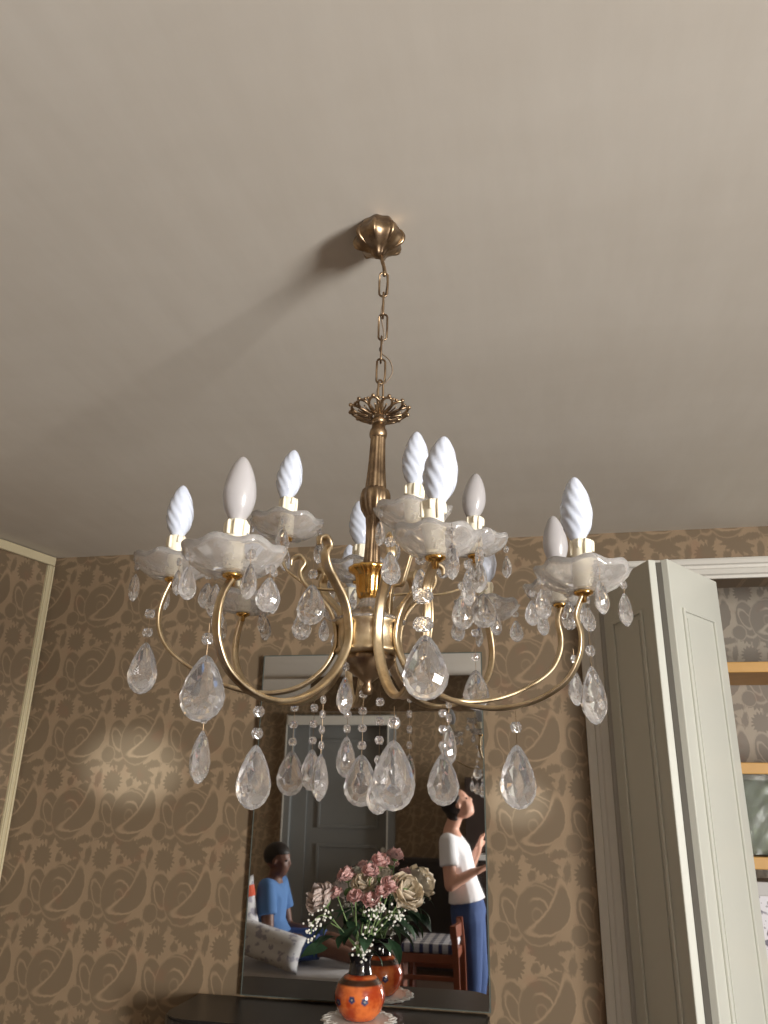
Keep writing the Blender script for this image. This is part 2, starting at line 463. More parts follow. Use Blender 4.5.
# right wall with window opening
y0, y1, z0, z1 = WIN
bm = bmesh.new()
add_box(bm, NY - .1, y0, -T, 0, 0, ZC); add_box(bm, y1, D + .1, -T, 0, 0, ZC)
add_box(bm, y0, y1, -T, 0, 0, z0); add_box(bm, y0, y1, -T, 0, z1, ZC)
wr = obj('wall_right', bm, M['paper']); wr.location = (WX, 0, 0); wr.rotation_euler = (0, 0, PI / 2)
struct(wr, 'right wall with the window, papered')
# window: frame, mullion, panes
wn = struct(empty('window_1', (WX, (y0 + y1) / 2, z0)), 'tall window in the right wall')
bm = bmesh.new(); hw = (y1 - y0) / 2; hh = z1 - z0
add_box(bm, 0.01, 0.07, -hw, -hw + .05, 0, hh); add_box(bm, 0.01, 0.07, hw - .05, hw, 0, hh)
add_box(bm, 0.01, 0.07, -hw + .05, hw - .05, 0, .06); add_box(bm, 0.01, 0.07, -hw + .05, hw - .05, hh - .06, hh)
obj('window_frame', bm, M['white_paint'], wn)
obj('mullion', box(0.015, 0.065, -.03, .03, .06, hh - .06), M['white_paint'], wn)
mg = mat('window_glass', (1, 1, 1), 0.0, trans=1.0, ior=1.45)
for a, b_ in ((-hw + .05, -.03), (.03, hw - .05)):
    obj('pane', box(0.035, 0.041, a, b_, .06, hh - .06), mg, wn)
# moulding strips on the left wall
s1 = obj('trim_1', box(-lw_len + .4, -0.01, -0.014, 0, ZC - 0.040, ZC - 0.004, 0.004), M['strip'])
s1.location = wl.location; s1.rotation_euler = wl.rotation_euler; struct(s1, 'cream moulding strip along the top of the left wall')
bm = bmesh.new(); add_box(bm, -0.040, -0.008, -0.008, 0, 0, ZC - 0.042); add_box(bm, -0.036, -0.028, -0.014, -0.008, 0, ZC - 0.042, 0.002); add_box(bm, -0.018, -0.010, -0.014, -0.008, 0, ZC - 0.042, 0.002)
s2 = obj('trim_2', bm, M['strip']); s2.location = wl.location; s2.rotation_euler = wl.rotation_euler; struct(s2, 'cream moulding strip down the left corner')
# cupboard casing: moulded boards
def casing_section(w, d):      # stepped moulding as a 2D section (s across, n out)
    return [(0, 0), (0, d * .9), (w * .10, d), (w * .30, d), (w * .34, d * .6), (w * .48, d * .55), (w * .55, d * .75), (w * .8, d * .8), (w * .86, d * .45), (w, d * .4), (w, 0)]
def moulding(name, p0, p1, side, out, w, d, label):
    p0, p1, side, out = Vector(p0), Vector(p1), Vector(side), Vector(out)
    bm = bmesh.new(); sec = casing_section(w, d)
    A = [bm.verts.new(p0 + side * a + out * b_) for a, b_ in sec]; B = [bm.verts.new(p1 + side * a + out * b_) for a, b_ in sec]
    n = len(sec)
    for i in range(n): bm.faces.new((A[i], A[(i + 1) % n], B[(i + 1) % n], B[i]))
    bm.faces.new(A); bm.faces.new(B[::-1]); bmesh.ops.recalc_face_normals(bm, faces=bm.faces)
    return struct(obj(name, bm, M['white_paint']), label)
moulding('trim_3', (0.130, D, 0), (0.130, D, CZ1), (1, 0, 0), (0, -1, 0), 0.085, 0.022, 'white moulded casing left of the cupboard')
moulding('trim_4', (0.130, D, CZ1 + .068), (CX1 + .085, D, CZ1 + .068), (0, 0, -1), (0, -1, 0), 0.068, 0.026, 'white moulded casing over the cupboard')
moulding('trim_5', (CX1 + .085, D, 0), (CX1 + .085, D, CZ1), (-1, 0, 0), (0, -1, 0), 0.085, 0.022, 'white moulded casing right of the cupboard')
# cupboard recess lined with paper
bm = bmesh.new()
add_box(bm, CX0 - .1, CX1 + .1, D + .55, D + .60, 0, ZC)
struct(obj('wall_cupboard', bm, M['paper_cup']), 'back of the open cupboard lined with greyish wallpaper')
struct(obj('wall_cupboard_left', box(CX0 - .1, CX0 - .02, D + T, D + .55, 0, ZC), M['white_paint']), 'left cheek of the cupboard')
struct(obj('wall_cupboard_right', box(CX1 + .02, CX1 + .1, D + T, D + .55, 0, ZC), M['white_paint']), 'right cheek of the cupboard')
# shelves
for zc_, nm in ((2.050, 'topmost pine shelf in the open cupboard, empty'), (1.722, 'second pine shelf from the top in the cupboard'),
                (1.438, 'third pine shelf, under the plastic wrapped parcel'), (1.132, 'lowest visible pine shelf, under the printed box')):
    s_ = empty('cupboard_shelf', (CX0 - .02, D + .14, zc_ - .012)); tag(s_, nm, 'shelf', 'pine shelves in the cupboard')
    obj('shelf_board', box(0.002, CX1 - CX0 + .038, 0.02, .405, 0, .022), M['pine'], s_)
    obj('shelf_lip', box(0.002, CX1 - CX0 + .038, 0, .02, -.012, .024, .003), M['pine'], s_)

# bi-fold cupboard door: two leaves hinged at the fold
def leaf(parent, p0, p1, zt, front_mat, flip):
    p0, p1 = Vector(p0), Vector(p1); L_ = (p1 - p0).length; ang = math.atan2(p1.y - p0.y, p1.x - p0.x)
    th = 0.024
    r = empty('door_leaf', (0, 0, 0)); r.parent = parent
    bm = box(0, L_, -th / 2, th / 2, 0.01, zt, 0.003)
    lf = obj('door_leaf', bm, M['door_white'], parent); bpy.data.objects.remove(r)
    lf.location = (p0.x, p0.y, 0); lf.rotation_euler = (0, 0, ang)
    for sgn in (-1, 1):
        for (za, zb) in ((0.12, 0.86), (1.02, zt - .14)):
            # raised beading around a sunk field, and the field's stepped upper corner
            bm = bmesh.new(); m_ = 0.062; yo = sgn * th / 2; d = sgn * 0.007
            ys = sorted((yo, yo + d))
            for (xa, xb, z_a, z_b) in ((m_, m_ + .011, za, zb), (L_ - m_ - .011, L_ - m_, za, zb), (m_ + .011, L_ - m_ - .011, za, za + .011), (m_ + .011, L_ - m_ - .011, zb - .011, zb)):
                add_box(bm, xa, xb, ys[0], ys[1], z_a, z_b, 0.002)
            obj('panel_beading', bm, M['door_white'], lf)
            ys2 = sorted((yo, yo + sgn * .003))
            obj('panel_field', box(m_ + .028, L_ - m_ - .028, ys2[0], ys2[1], za + .028, zb - .028, .001), M['door_white'], lf)
    return lf
door2 = struct(empty('door_2', (0, 0, 0)), 'off white bi-fold cupboard door standing half open')
F = Vector((0.352, 2.352))
l1 = leaf(door2, (0.222, 2.665, 0), (0.343, 2.362, 0), 2.298, None, 1)
l2 = leaf(door2, (0.377, 2.362, 0), (0.572, 2.655, 0), 2.298, None, -1)
for zz in (0.3, 1.25, 2.05):
    bm = bmesh.new(); sweep([Vector((0, 0, -.035)), Vector((0, 0, .035))], circ(.006, 8), bm=bm)
    h = obj('hinge', bm, M['steel'], door2); h.location = (0.362, 2.372, zz)
obj('gap_shade_strip', box(0.354, 0.370, 2.366, 2.378, 0.02, 2.29), M['dark'], door2)  # grey strip filling the fold; its colour stands for the shaded leaf edge

struct(obj('wall_bulkhead_added', box(-1.95, WX, -1.22, -1.10, 2.215, ZC), M['paper']), 'added papered bulkhead screening the bright ceiling behind the viewer')  # added to keep the bright ceiling out of the mirror's top band
# near-wall door seen in the mirror
d1 = struct(empty('door_1', (0, NY, 0)), 'blue grey panelled door behind the viewer')
bm = bmesh.new()
add_box(bm, DX0 - .02, DX0 + .045, -.02, .035, 0, DZ + .0); add_box(bm, DX1 - .03, DX1 + .04, -.02, .035, 0, DZ); add_box(bm, DX0 - .02, DX1 + .04, -.02, .035, DZ, DZ + .11)
obj('door_frame', bm, M['grey_door'], d1)
obj('frame_highlight', box(DX0 - .034, DX0 - .02, -.02, .04, 0, DZ + .11), M['white_paint'], d1)  # thin white strips standing for highlights along the frame
obj('frame_highlight', box(DX1 - .044, DX1 - .03, -.02, .04, 0, DZ), M['white_paint'], d1)
obj('frame_lintel', box(DX0 - .02, DX1 + .04, .035, .05, DZ + .005, DZ + .1, .004), M['white_paint'], d1)
obj('door_jamb', box(DX0 + .045, -2.49, -.09, -.02, 0, DZ), M['grey_door'], d1)
dl = obj('door_leaf', box(-2.49, DX1 - .03, -.085, -.045, .01, DZ), M['grey_door'], d1)
for (xa, xb, za, zb) in ((-2.37, -1.72, 1.21, 2.09), (-2.37, -1.72, .18, 1.06)):
    bm = bmesh.new(); w = .03
    add_box(bm, xa, xa + w, -.045, -.03, za, zb, .004); add_box(bm, xb - w, xb, -.045, -.03, za, zb, .004)
    add_box(bm, xa + w, xb - w, -.045, -.03, za, za + w, .004); add_box(bm, xa + w, xb - w, -.045, -.03, zb - w, zb, .004)
    obj('panel_moulding', bm, M['grey_door'], dl)
kb = lathe([(0, 0), (.008, .0), (.008, .03), (.024, .036), (.028, .05), (.02, .062), (0, .066)], 16)
k = obj('door_knob', kb, mat('white_porcelain', S(220, 220, 215), .2, var=.03), dl, True, (-1.66, -.045, 1.02)); k.rotation_euler = (-PI / 2, 0, 0)
# dark wainscot on the near wall
bm = box(DX1 + .05, WX, NY, NY + .025, 0, .92)
wsc = struct(obj('trim_6', bm, M['wainscot']), 'dark wainscot along the near wall')
obj('wainscot_rail', box(DX1 + .05, WX, NY, NY + .045, .92, .965, .006), M['wainscot'], wsc)

# ------------------------------------------------------------------ mirror
LEAN = math.radians(0.5)
mr = empty('wall_mirror', (0, 2.682, 1.010)); mr.rotation_euler = (LEAN, 0, 0)
tag(mr, 'tall frameless wall mirror standing on the black mantelpiece, reflecting the room', 'mirror')
obj('mirror_glass', box(-.986, -.207, -.014, -.006, .003, 1.066), M['mirror'], mr)
bm = bmesh.new()
add_box(bm, -.990, -.986, -.0135, 0, 0, 1.070); add_box(bm, -.207, -.203, -.0135, 0, 0, 1.070)
add_box(bm, -.986, -.207, -.0135, 0, 1.066, 1.070); add_box(bm, -.986, -.207, -.0135, 0, 0, .003); add_box(bm, -.986, -.207, -.006, 0, .003, 1.066)
obj('mirror_edge', bm, M['edge'], mr)

# ------------------------------------------------------------------ mantelpiece
mp = empty('mantelpiece', (-.67, 2.55, 0)); tag(mp, 'black marble mantelpiece with a rounded left end under the mirror', 'mantelpiece')
def shelf_poly(x0, x1, ya, yb, r):
    pts = [(x0, yb)]
    pts += [(x0 + r - r * math.cos(a), ya + r - r * math.sin(a)) for a in [PI / 2 * i / 8 for i in range(9)]]
    pts += [(x1 - r + r * math.sin(a), ya + r - r * math.cos(a)) for a in [PI / 2 * i / 8 for i in range(9)]]
    pts += [(x1, yb)]
    return pts
bm = prism(shelf_poly(-.47, .462, -.17, .138, .10), .972, 1.003)
bmesh.ops.bevel(bm, geom=[e for e in bm.edges if abs(e.verts[0].co.z - e.verts[1].co.z) < 1e-4], offset=.006, segments=2, affect='EDGES')
obj('mantel_shelf', bm, M['black'], mp)
for x in (-.44, .28):
    obj('pilaster', box(x, x + .15, -.10, .138, 0, .90, .008), M['black'], mp)
obj('frieze', box(-.44, .43, -.12, .138, .90, .972, .008), M['black'], mp)
obj('firebox', box(-.29, .28, .08, .138, 0, .90), M['dark'], mp)

# ------------------------------------------------------------------ doily, vase, bouquet
VX, VY, VZ = -.570, 2.520, 1.003
dl_ = empty('doily', (VX, VY, VZ)); dl_.scale = (.88, .88, 1); tag(dl_, 'round white crocheted doily under the orange vase', 'doily')
bm = bmesh.new(); n = 72
def ringv(r, z, lob=0, amp=0): return [bm.verts.new((r * (1 + amp * math.cos(lob * a)) * math.cos(a), r * (1 + amp * math.cos(lob * a)) * math.sin(a), z)) for a in [2 * PI * i / n for i in range(n)]]
R = [ringv(.02, .002), ringv(.085, .002), ringv(.10, .004), ringv(.122, .003, 18, .04), ringv(.122, 0.0005, 18, .04), ringv(.02, .0005)]
for a, b_ in zip(R, R[1:]):
    for i in range(n): bm.faces.new((a[i], a[(i + 1) % n], b_[(i + 1) % n], b_[i]))
bm.faces.new(R[0]); bm.faces.new(R[-1][::-1]); bmesh.ops.recalc_face_normals(bm, faces=bm.faces)
obj('lace_disc', bm, M['lace'], dl_)
for i in range(18):
    a = 2 * PI * i / 18
    path = [Vector((.108 * math.cos(a) + .012 * math.cos(b_) * math.cos(a) - .012 * math.sin(b_) * math.sin(a), .108 * math.sin(a) + .012 * math.cos(b_) * math.sin(a) + .012 * math.sin(b_) * math.cos(a), .0045)) for b_ in [2 * PI * j / 10 for j in range(10)]]
    if i == 0: me0 = mesh_of(sweep(path, circ(.0016, 5), closed=True), 'lace_loop')
    o = link('lace_loop', me0, M['lace'], dl_); o.rotation_euler = (0, 0, a)
va = empty('vase', (VX, VY, VZ + .003)); tag(va, 'round orange ceramic vase with painted blue flowers and black neck', 'vase')
obj('vase_body', lathe([(0, 0), (.040, 0), (.048, .004), (.064, .022), (.0735, .050), (.0735, .068), (.064, .092), (.047, .108), (.036, .114), (.030, .112), (.05, .09), (.06, .06), (.04, .015), (0, .012)], 40), M['vase'], va, True)
obj('vase_neck', lathe([(.0365, .108), (.034, .118), (.031, .135), (.031, .150), (.036, .160), (.038, .164), (.034, .165), (.028, .150), (.028, .135), (.030, .112)], 32), M['vase_neck'], va, True)
NECK = Vector((VX, VY, VZ + .150))
def petal_bloom(r, layers, mname, seed, ruffle=.12):
    """cupped, overlapping petals: each petal is a patch of a flaring cup"""
    rnd = random.Random(seed); bm = bmesh.new(); nu, nv = 6, 5
    for li in range(layers):
        f = (li + 1) / layers; np_ = 3 + li
        for k_ in range(np_):
            a0 = 2 * PI * (k_ / np_) + li * 1.1 + rnd.uniform(-.15, .15); half = PI / np_ * 1.5
            rj = 1 + rnd.uniform(-.08, .08); g = []
            for i in range(nu):
                t_ = i / (nu - 1); row = []
                for j in range(nv):
                    s_ = j / (nv - 1) * 2 - 1
                    wv = (1 - .55 * max(0, t_ - .55) / .45 * s_ * s_)        # rounded petal tip
                    a = a0 + s_ * half * (.55 + .45 * math.sin(PI * (.15 + .6 * t_)))
                    rad = r * rj * (.12 + (.20 + .68 * f) * math.sin(t_ * PI * .62) * (1 + .08 * s_)) + r * .30 * f * max(0, t_ - .6) ** 1.5
                    z = r * (-.75 + 1.45 * t_ * wv * (1.08 - .42 * f) - .28 * f * max(0, t_ - .7)) + rnd.uniform(-1, 1) * r * ruffle * .5 * t_
                    row.append(bm.verts.new((rad * math.cos(a), rad * math.sin(a), z)))
                g.append(row)
            for i in range(nu - 1):
                for j in range(nv - 1): bm.faces.new((g[i][j], g[i][j + 1], g[i + 1][j + 1], g[i + 1][j]))
    bmesh.ops.solidify(bm, geom=bm.faces[:], thickness=r * .03)
    bmesh.ops.recalc_face_normals(bm, faces=bm.faces)
    return bm
def leaf_bm(L_, W_):
    bm = bmesh.new(); rows = []
    for i in range(7):
        t_ = i / 6; w = W_ * math.sin(PI * t_ ** .8) * .5 + .0004
        z = .18 * L_ * math.sin(t_ * PI * .9)
        rows.append([bm.verts.new((t_ * L_, s_ * w, z - abs(s_) * -.15 * w)) for s_ in (-1, 0, 1)])
    for a, b_ in zip(rows, rows[1:]):
        for j in range(2): bm.faces.new((a[j], a[j + 1], b_[j + 1], b_[j]))
    bmesh.ops.solidify(bm, geom=bm.faces[:], thickness=.0008)
    bmesh.ops.recalc_face_normals(bm, faces=bm.faces)
    return bm
leaf_me = mesh_of(leaf_bm(.065, .034), 'leaf'); leaf_me.materials.append(M['leaf'])
def flower(kind, x, y, z, r, label, cat, mname, nleaf, seed, layers=4, tilt=None):
    rnd = random.Random(seed); p = Vector((x, y, z))
    e = empty(kind, (x, y, z)); tag(e, label, cat, 'cut flowers in the orange vase')
    d = (p - NECK); d.normalize()
    tl = Vector(tilt) if tilt else (d + Vector((0, -.35, 0)))
    b_ = obj('bloom', petal_bloom(r, layers, mname, seed), M[mname], e, True); b_.rotation_euler = tl.to_track_quat('Z', 'Y').to_euler()
    cal = obj('calyx', ball(r * .42, (0, 0, -r * .55), (1, 1, .7), 10, 6), M['stem'], e, True); cal.rotation_euler = b_.rotation_euler
    base = NECK - p + Vector((rnd.uniform(-.008, .008), rnd.uniform(-.008, .008), -.12))
    nk = NECK - p + Vector((rnd.uniform(-.012, .012), rnd.uniform(-.012, .012), .012))
    st = tube([-tl.normalized() * r * .5, nk * .45 + Vector((0, 0, -.01)), nk, base], .0019, 6, 5)
    obj('stem', st, M['stem'], e, True)
    for i in range(nleaf):
        o = link('leaf', leaf_me, None, e); t_ = rnd.uniform(.35, .75); o.location = nk * t_
        o.rotation_euler = (rnd.uniform(-.5, .5), rnd.uniform(-.4, .9), rnd.uniform(0, 2 * PI)); s_ = rnd.uniform(.7, 1.15); o.scale = (s_, s_, s_)
    return e
flower('rose', -.700, 2.500, 1.320, .050, 'large cream rose with pink edges, leftmost bloom in the orange vase', 'flower', 'rose_cream', 2, 1, 5, (-.6, -.55, .7))
flower('rose', -.430, 2.520, 1.345, .052, 'large ruffled cream rose, rightmost bloom in the orange vase', 'flower', 'rose_pale', 2, 2, 5, (.5, -.6, .45))
flower('rose', -.566, 2.530, 1.362, .040, 'pale yellow cream rose in the middle of the bouquet', 'flower', 'rose_pale', 1, 3, 5, (0, -.6, .8))
for i, (x, y, z, r, lb) in enumerate([
        (-.646, 2.490, 1.335, .017, 'small pink bud just right of the big left cream rose'),
        (-.628, 2.545, 1.382, .026, 'pink carnation at the upper left of the bouquet'),
        (-.540, 2.500, 1.398, .022, 'salmon pink carnation near the top of the bouquet'),
        (-.518, 2.540, 1.425, .024, 'highest salmon pink carnation of the bouquet'),
        (-.530, 2.470, 1.322, .022, 'pink carnation low at the centre front of the bouquet'),
        (-.478, 2.510, 1.362, .025, 'salmon carnation left of the right cream rose'),
        (-.582, 2.470, 1.330, .020, 'pink carnation below the middle cream rose'),
        (-.498, 2.470, 1.345, .018, 'small pink carnation right of the centre of the bouquet')]):
    flower('carnation', x, y, z, r * 1.25, lb, 'flower', 'rose_pink', 1, 20 + i, 4)
flower('carnation', -.600, 2.555, 1.392, .018, 'small white carnation at the top left of the bouquet', 'flower', 'white_petal', 1, 40, 3)
def gyp(pts, label, seed, n=46, spread=.03):
    rnd = random.Random(seed); e = empty('baby_breath_sprig', NECK); tag(e, label, 'flower', 'white filler sprigs in the orange vase')
    P = catmull([Vector(p) - NECK for p in pts], 8)
    obj('stem', tube([Vector((0, 0, -.1)), Vector((0, 0, 0))] + [Vector(p) - NECK for p in pts], .0013, 5, 5), M['stem'], e)
    bm = bmesh.new()
    for i in range(n):
        c = P[int(len(P) * rnd.uniform(.30, 1)) % len(P)] + Vector((rnd.gauss(0, 1), rnd.gauss(0, .7), rnd.gauss(0, 1))) * spread * .45
        bmesh.ops.create_icosphere(bm, subdivisions=1, radius=rnd.uniform(.0030, .0046), matrix=Matrix.Translation(c))
    o = obj('blossoms', bm, M['white_petal'], e); o['kind'] = 'stuff'
    return e
gyp([(-.555, 2.465, 1.20), (-.528, 2.455, 1.27), (-.505, 2.45, 1.305), (-.512, 2.445, 1.27), (-.535, 2.44, 1.22), (-.552, 2.438, 1.175)], 'white drooping sprig down the front of the bouquet', 1, 90, .030)
gyp([(-.61, 2.47, 1.23), (-.665, 2.455, 1.275), (-.700, 2.45, 1.258), (-.705, 2.45, 1.225)], 'white sprig under the big left cream rose', 2, 46, .030)
gyp([(-.52, 2.50, 1.25), (-.46, 2.48, 1.29), (-.445, 2.47, 1.27)], 'white sprig below the right cream rose', 3, 24, .024)
def foliage(label, items, seed):
    rnd = random.Random(seed); e = empty('leafy_branch', NECK); tag(e, label, 'foliage', 'leafy branches in the orange vase')
    for k_, (x, y, z) in enumerate(items):
        p = Vector((x, y, z)) - NECK
        if k_ == 0: obj('stem', tube([Vector((0, 0, -.1)), Vector((0, 0, .01)), p * .6 + Vector((0, 0, .015)), p], .0018, 6, 5), M['stem'], e)
        o = link('leaf', leaf_me, None, e); o.location = p
        o.rotation_euler = (rnd.uniform(-.6, .6), rnd.uniform(.1, 1.2), math.atan2(p.y, p.x) + rnd.uniform(-.6, .6)); s_ = rnd.uniform(.9, 1.3); o.scale = (s_, s_, s_)
foliage('dark leafy branch on the left side of the bouquet', [(-.66, 2.50, 1.25), (-.67, 2.48, 1.22), (-.64, 2.47, 1.265), (-.63, 2.46, 1.22), (-.655, 2.46, 1.19), (-.62, 2.50, 1.28)], 5)
foliage('dark leafy branch on the right side of the bouquet', [(-.47, 2.52, 1.28), (-.46, 2.50, 1.24), (-.48, 2.48, 1.22), (-.455, 2.52, 1.30), (-.50, 2.47, 1.20), (-.45, 2.50, 1.26), (-.49, 2.50, 1.26)], 6)
foliage('dark leafy branch hanging in front of the vase neck', [(-.54, 2.47, 1.23), (-.53, 2.455, 1.19), (-.57, 2.46, 1.25), (-.60, 2.46, 1.23), (-.515, 2.46, 1.21)], 9)

# ------------------------------------------------------------------ things in the cupboard
pk = empty('plastic_parcel', (.66, D + .26, 1.449)); tag(pk, 'green parcel in crinkled clear plastic on the third cupboard shelf', 'parcel')
obj('green_card', box(-.10, .16, -.015, .10, .002, .235, .004), M['green_box'], pk)
bm = bmesh.new(); bmesh.ops.create_grid(bm, x_segments=14, y_segments=12, size=.5)
for v in bm.verts:
    x_, y_ = v.co.x, v.co.y; v.co = (-.115 + (x_ + .5) * .29, -.030 - .012 * mnoise.noise((x_ * 9, y_ * 9, 1)), .003 + (y_ + .5) * .25)
bmesh.ops.solidify(bm, geom=bm.faces[:], thickness=.001)
obj('plastic_wrap', bm, M['plastic'], pk)
bx_ = empty('printed_box', (.70, D + .20, 1.143)); tag(bx_, 'white box printed with dark pictures on the lowest visible cupboard shelf', 'box')
obj('carton', box(-.12, .16, 0, .14, .0, .225, .003), M['print'], bx_)
obj('carton_lid', box(-.122, .162, -.002, .142, .19, .232, .003), M['pale_top'], bx_)

# ------------------------------------------------------------------ CHANDELIER
AX, AY = -0.230, 1.016
ch = empty('chandelier', (AX, AY, ZC)); tag(ch, 'brass chandelier with glass cups, candle bulbs and crystal drops hanging from the ceiling', 'chandelier')
def chz(bm): 
    for v in bm.verts: v.co.z -= ZC
    return bm
SWAY = [(1.83, 0), (1.90, .0010), (2.00, .0040), (2.15, .0075), (2.40, .0105), (2.436, .0050), (2.45, .0)]
def sway(z):                                   # the chain and stem hang a few millimetres out of plumb
    if z <= SWAY[0][0] or z >= SWAY[-1][0]: return 0
    for (a, da), (b_, db) in zip(SWAY, SWAY[1:]):
        if a <= z <= b_: return da + (db - da) * (z - a) / (b_ - a)
def part(name, bm, m, parent=None, smooth=True):
    if name != 'arm' and not name.startswith('canopy'):
        for v in bm.verts: v.co.x += sway(v.co.z)
    return obj(name, chz(bm), M[m] if isinstance(m, str) else m, parent or ch, smooth)
# canopy with leaf relief
bm = lathe([(0, 2.436), (.006, 2.437), (.011, 2.441), (.013, 2.446), (.019, 2.449), (.030, 2.456), (.0375, 2.464), (.0395, 2.471), (.037, 2.479), (.034, 2.483), (.033, 2.489), (.030, 2.494), (.028, 2.4995), (0, 2.4995)], 64, 8, .055)
part('canopy', bm, 'old_brass')
for i in range(8):
    a = 2 * PI * i / 8
    bm = bmesh.new(); path = [Vector((r * math.cos(a), r * math.sin(a), z)) for r, z in ((.030, 2.490), (.0365, 2.483), (.0405, 2.473), (.0385, 2.463), (.029, 2.4560), (.021, 2.4515))]
    tube(path, .003, 6, 3, bm=bm, radii=[.0015, .0035, .0042, .0038, .0026, .001])
    part('canopy_leaf', bm, 'old_brass')
# hook and chain
part('hook', tube([(0, 0, 2.438), (.0, 0, 2.425), (.0012, 0, 2.415), (0, 0, 2.398)], .0030, 8, 4), 'old_brass')
def link_path(cx, z0, z1, w, ang, lean=0):
    P = []
    L_ = z1 - z0
    for i in range(20):
        t_ = 2 * PI * i / 20; x = w * math.cos(t_); z = (L_ / 2 - w) * (1 if math.sin(t_) > 0.01 else -1 if math.sin(t_) < -.01 else 0) + w * math.sin(t_) + (z0 + z1) / 2
        P.append(Vector((cx + x * math.cos(ang) + lean * (z - z0), x * math.sin(ang), z)))
    return P
zt = 2.404; i = 0
seq = [(2.404, 2.358, .25), (2.364, 2.318, 1.75), (2.324, 2.276, .2), (2.282, 2.236, 1.8), (2.242, 2.198, .4), (2.204, 2.160, 1.2)]
for (za, zb, an) in seq:
    part('chain_link', sweep(link_path(.0008 * (i % 3 - 1), zb, za, .0068, an), circ(.0017, 6), closed=True), 'old_brass'); i += 1
part('electric_cord', tube([(.002, .003, 2.44), (.004, .004, 2.38), (-.004, .004, 2.33), (.004, -.003, 2.28), (-.002, -.004, 2.255), (.014, -.004, 2.236), (.019, -.003, 2.215), (.010, -.004, 2.198), (-.005, .002, 2.19), (-.004, .002, 2.16)], .0011, 6, 5), mat('grey_brown_cord', S(120, 105, 88), .6, var=.1))
# openwork crown
part('crown_hub', lathe([(0, 2.128), (.010, 2.128), (.012, 2.134), (.008, 2.140), (.009, 2.150), (.006, 2.160), (.003, 2.168), (0, 2.168)], 20), 'old_brass')
for i in range(12):
    a = 2 * PI * i / 12; bm = bmesh.new()
    def P3(r, s_, z): return Vector((r * math.cos(a) - s_ * math.sin(a), r * math.sin(a) + s_ * math.cos(a), z))
    loop = [P3(.012 + .016 * (1 - math.cos(t_)), .0085 * math.sin(t_) * (.5 + .5 * (1 - math.cos(t_)) / 2 + .25), 2.142 + .010 * ((1 - math.cos(t_)) / 2) ** 2) for t_ in [2 * PI * k_ / 14 for k_ in range(14)]]
    sweep(loop, circ(.0022, 6), closed=True, bm=bm)
    tube([P3(.012, 0, 2.142), P3(.024, 0, 2.143), P3(.034, 0, 2.147)], .0012, 6, 3, bm=bm)
    ball(.0032, P3(.0455, 0, 2.153), bm=bm, u=8, v=6); ball(.0024, P3(.041, .0085, 2.152), bm=bm, u=8, v=6); ball(.0024, P3(.041, -.0085, 2.152), bm=bm, u=8, v=6)
    part('crown_petal', bm, 'old_brass')
# column
part('column_collar', lathe([(0, 2.104), (.0110, 2.104), (.0130, 2.108), (.0135, 2.113), (.0125, 2.118), (.0105, 2.121), (.010, 2.128), (0, 2.128)], 32), 'old_brass')
part('column_shaft', lathe([(.0150, 2.020), (.0150, 2.028), (.0140, 2.038), (.0128, 2.055), (.0118, 2.075), (.0112, 2.095), (.0110, 2.106)], 60, 12, .05), 'old_brass')
part('column_knob', lathe([(.0110, 1.978), (.0140, 1.982), (.0192, 1.992), (.0215, 2.003), (.0215, 2.012), (.0190, 2.020), (.0145, 2.024)], 60, 10, .06), 'old_brass')
part('lower_shaft', lathe([(.0125, 1.900), (.0110, 1.92), (.0102, 1.945), (.0108, 1.965), (.0122, 1.980)], 60, 12, .06), 'old_brass')
part('brass_cup', lathe([(0, 1.858), (.0125, 1.858), (.0165, 1.861), (.0195, 1.870), (.0205, 1.885), (.0225, 1.893), (.030, 1.898), (.032, 1.901), (.030, 1.904), (.016, 1.905), (.0, 1.906)], 60, 14, .035), 'gold')
part('glass_bell', lathe([(.012, 1.860), (.014, 1.854), (.020, 1.845), (.030, 1.836), (.046, 1.829), (.050, 1.827), (.048, 1.825), (.0, 1.825)][::-1], 72, 18, .04), 'dish')
part('body_drum', lathe([(0, 1.778), (.030, 1.779), (.044, 1.783), (.0455, 1.787), (.042, 1.790), (.042, 1.820), (.0465, 1.823), (.0455, 1.827), (0, 1.828)], 48), 'brass')
part('body_bowl', lathe([(0, 1.728), (.006, 1.730), (.008, 1.738), (.005, 1.744), (.012, 1.750), (.026, 1.760), (.036, 1.772), (.038, 1.779), (0, 1.780)], 40), 'old_brass')

ARM_SEC = [(-.0068, -.0022), (-.0068, .0014), (-.0052, .0030), (-.0036, .0014), (-.0016, .0010), (0, .0024), (.0016, .0010), (.0036, .0014), (.0052, .0030), (.0068, .0014), (.0068, -.0022), (.003, -.0030), (-.003, -.0030)]
LOW = [(.262, 1.829), (.271, 1.805), (.275, 1.780), (.270, 1.754), (.251, 1.727), (.214, 1.708), (.172, 1.703), (.130, 1.712), (.092, 1.732), (.062, 1.760), (.046, 1.790), (.046, 1.818), (.056, 1.845), (.076, 1.866), (.093, 1.882), (.099, 1.898), (.093, 1.911), (.101, 1.921), (.112, 1.917), (.113, 1.907)]
def sst(x): x = max(0, min(1, x)); return x * x * (3 - 2 * x)
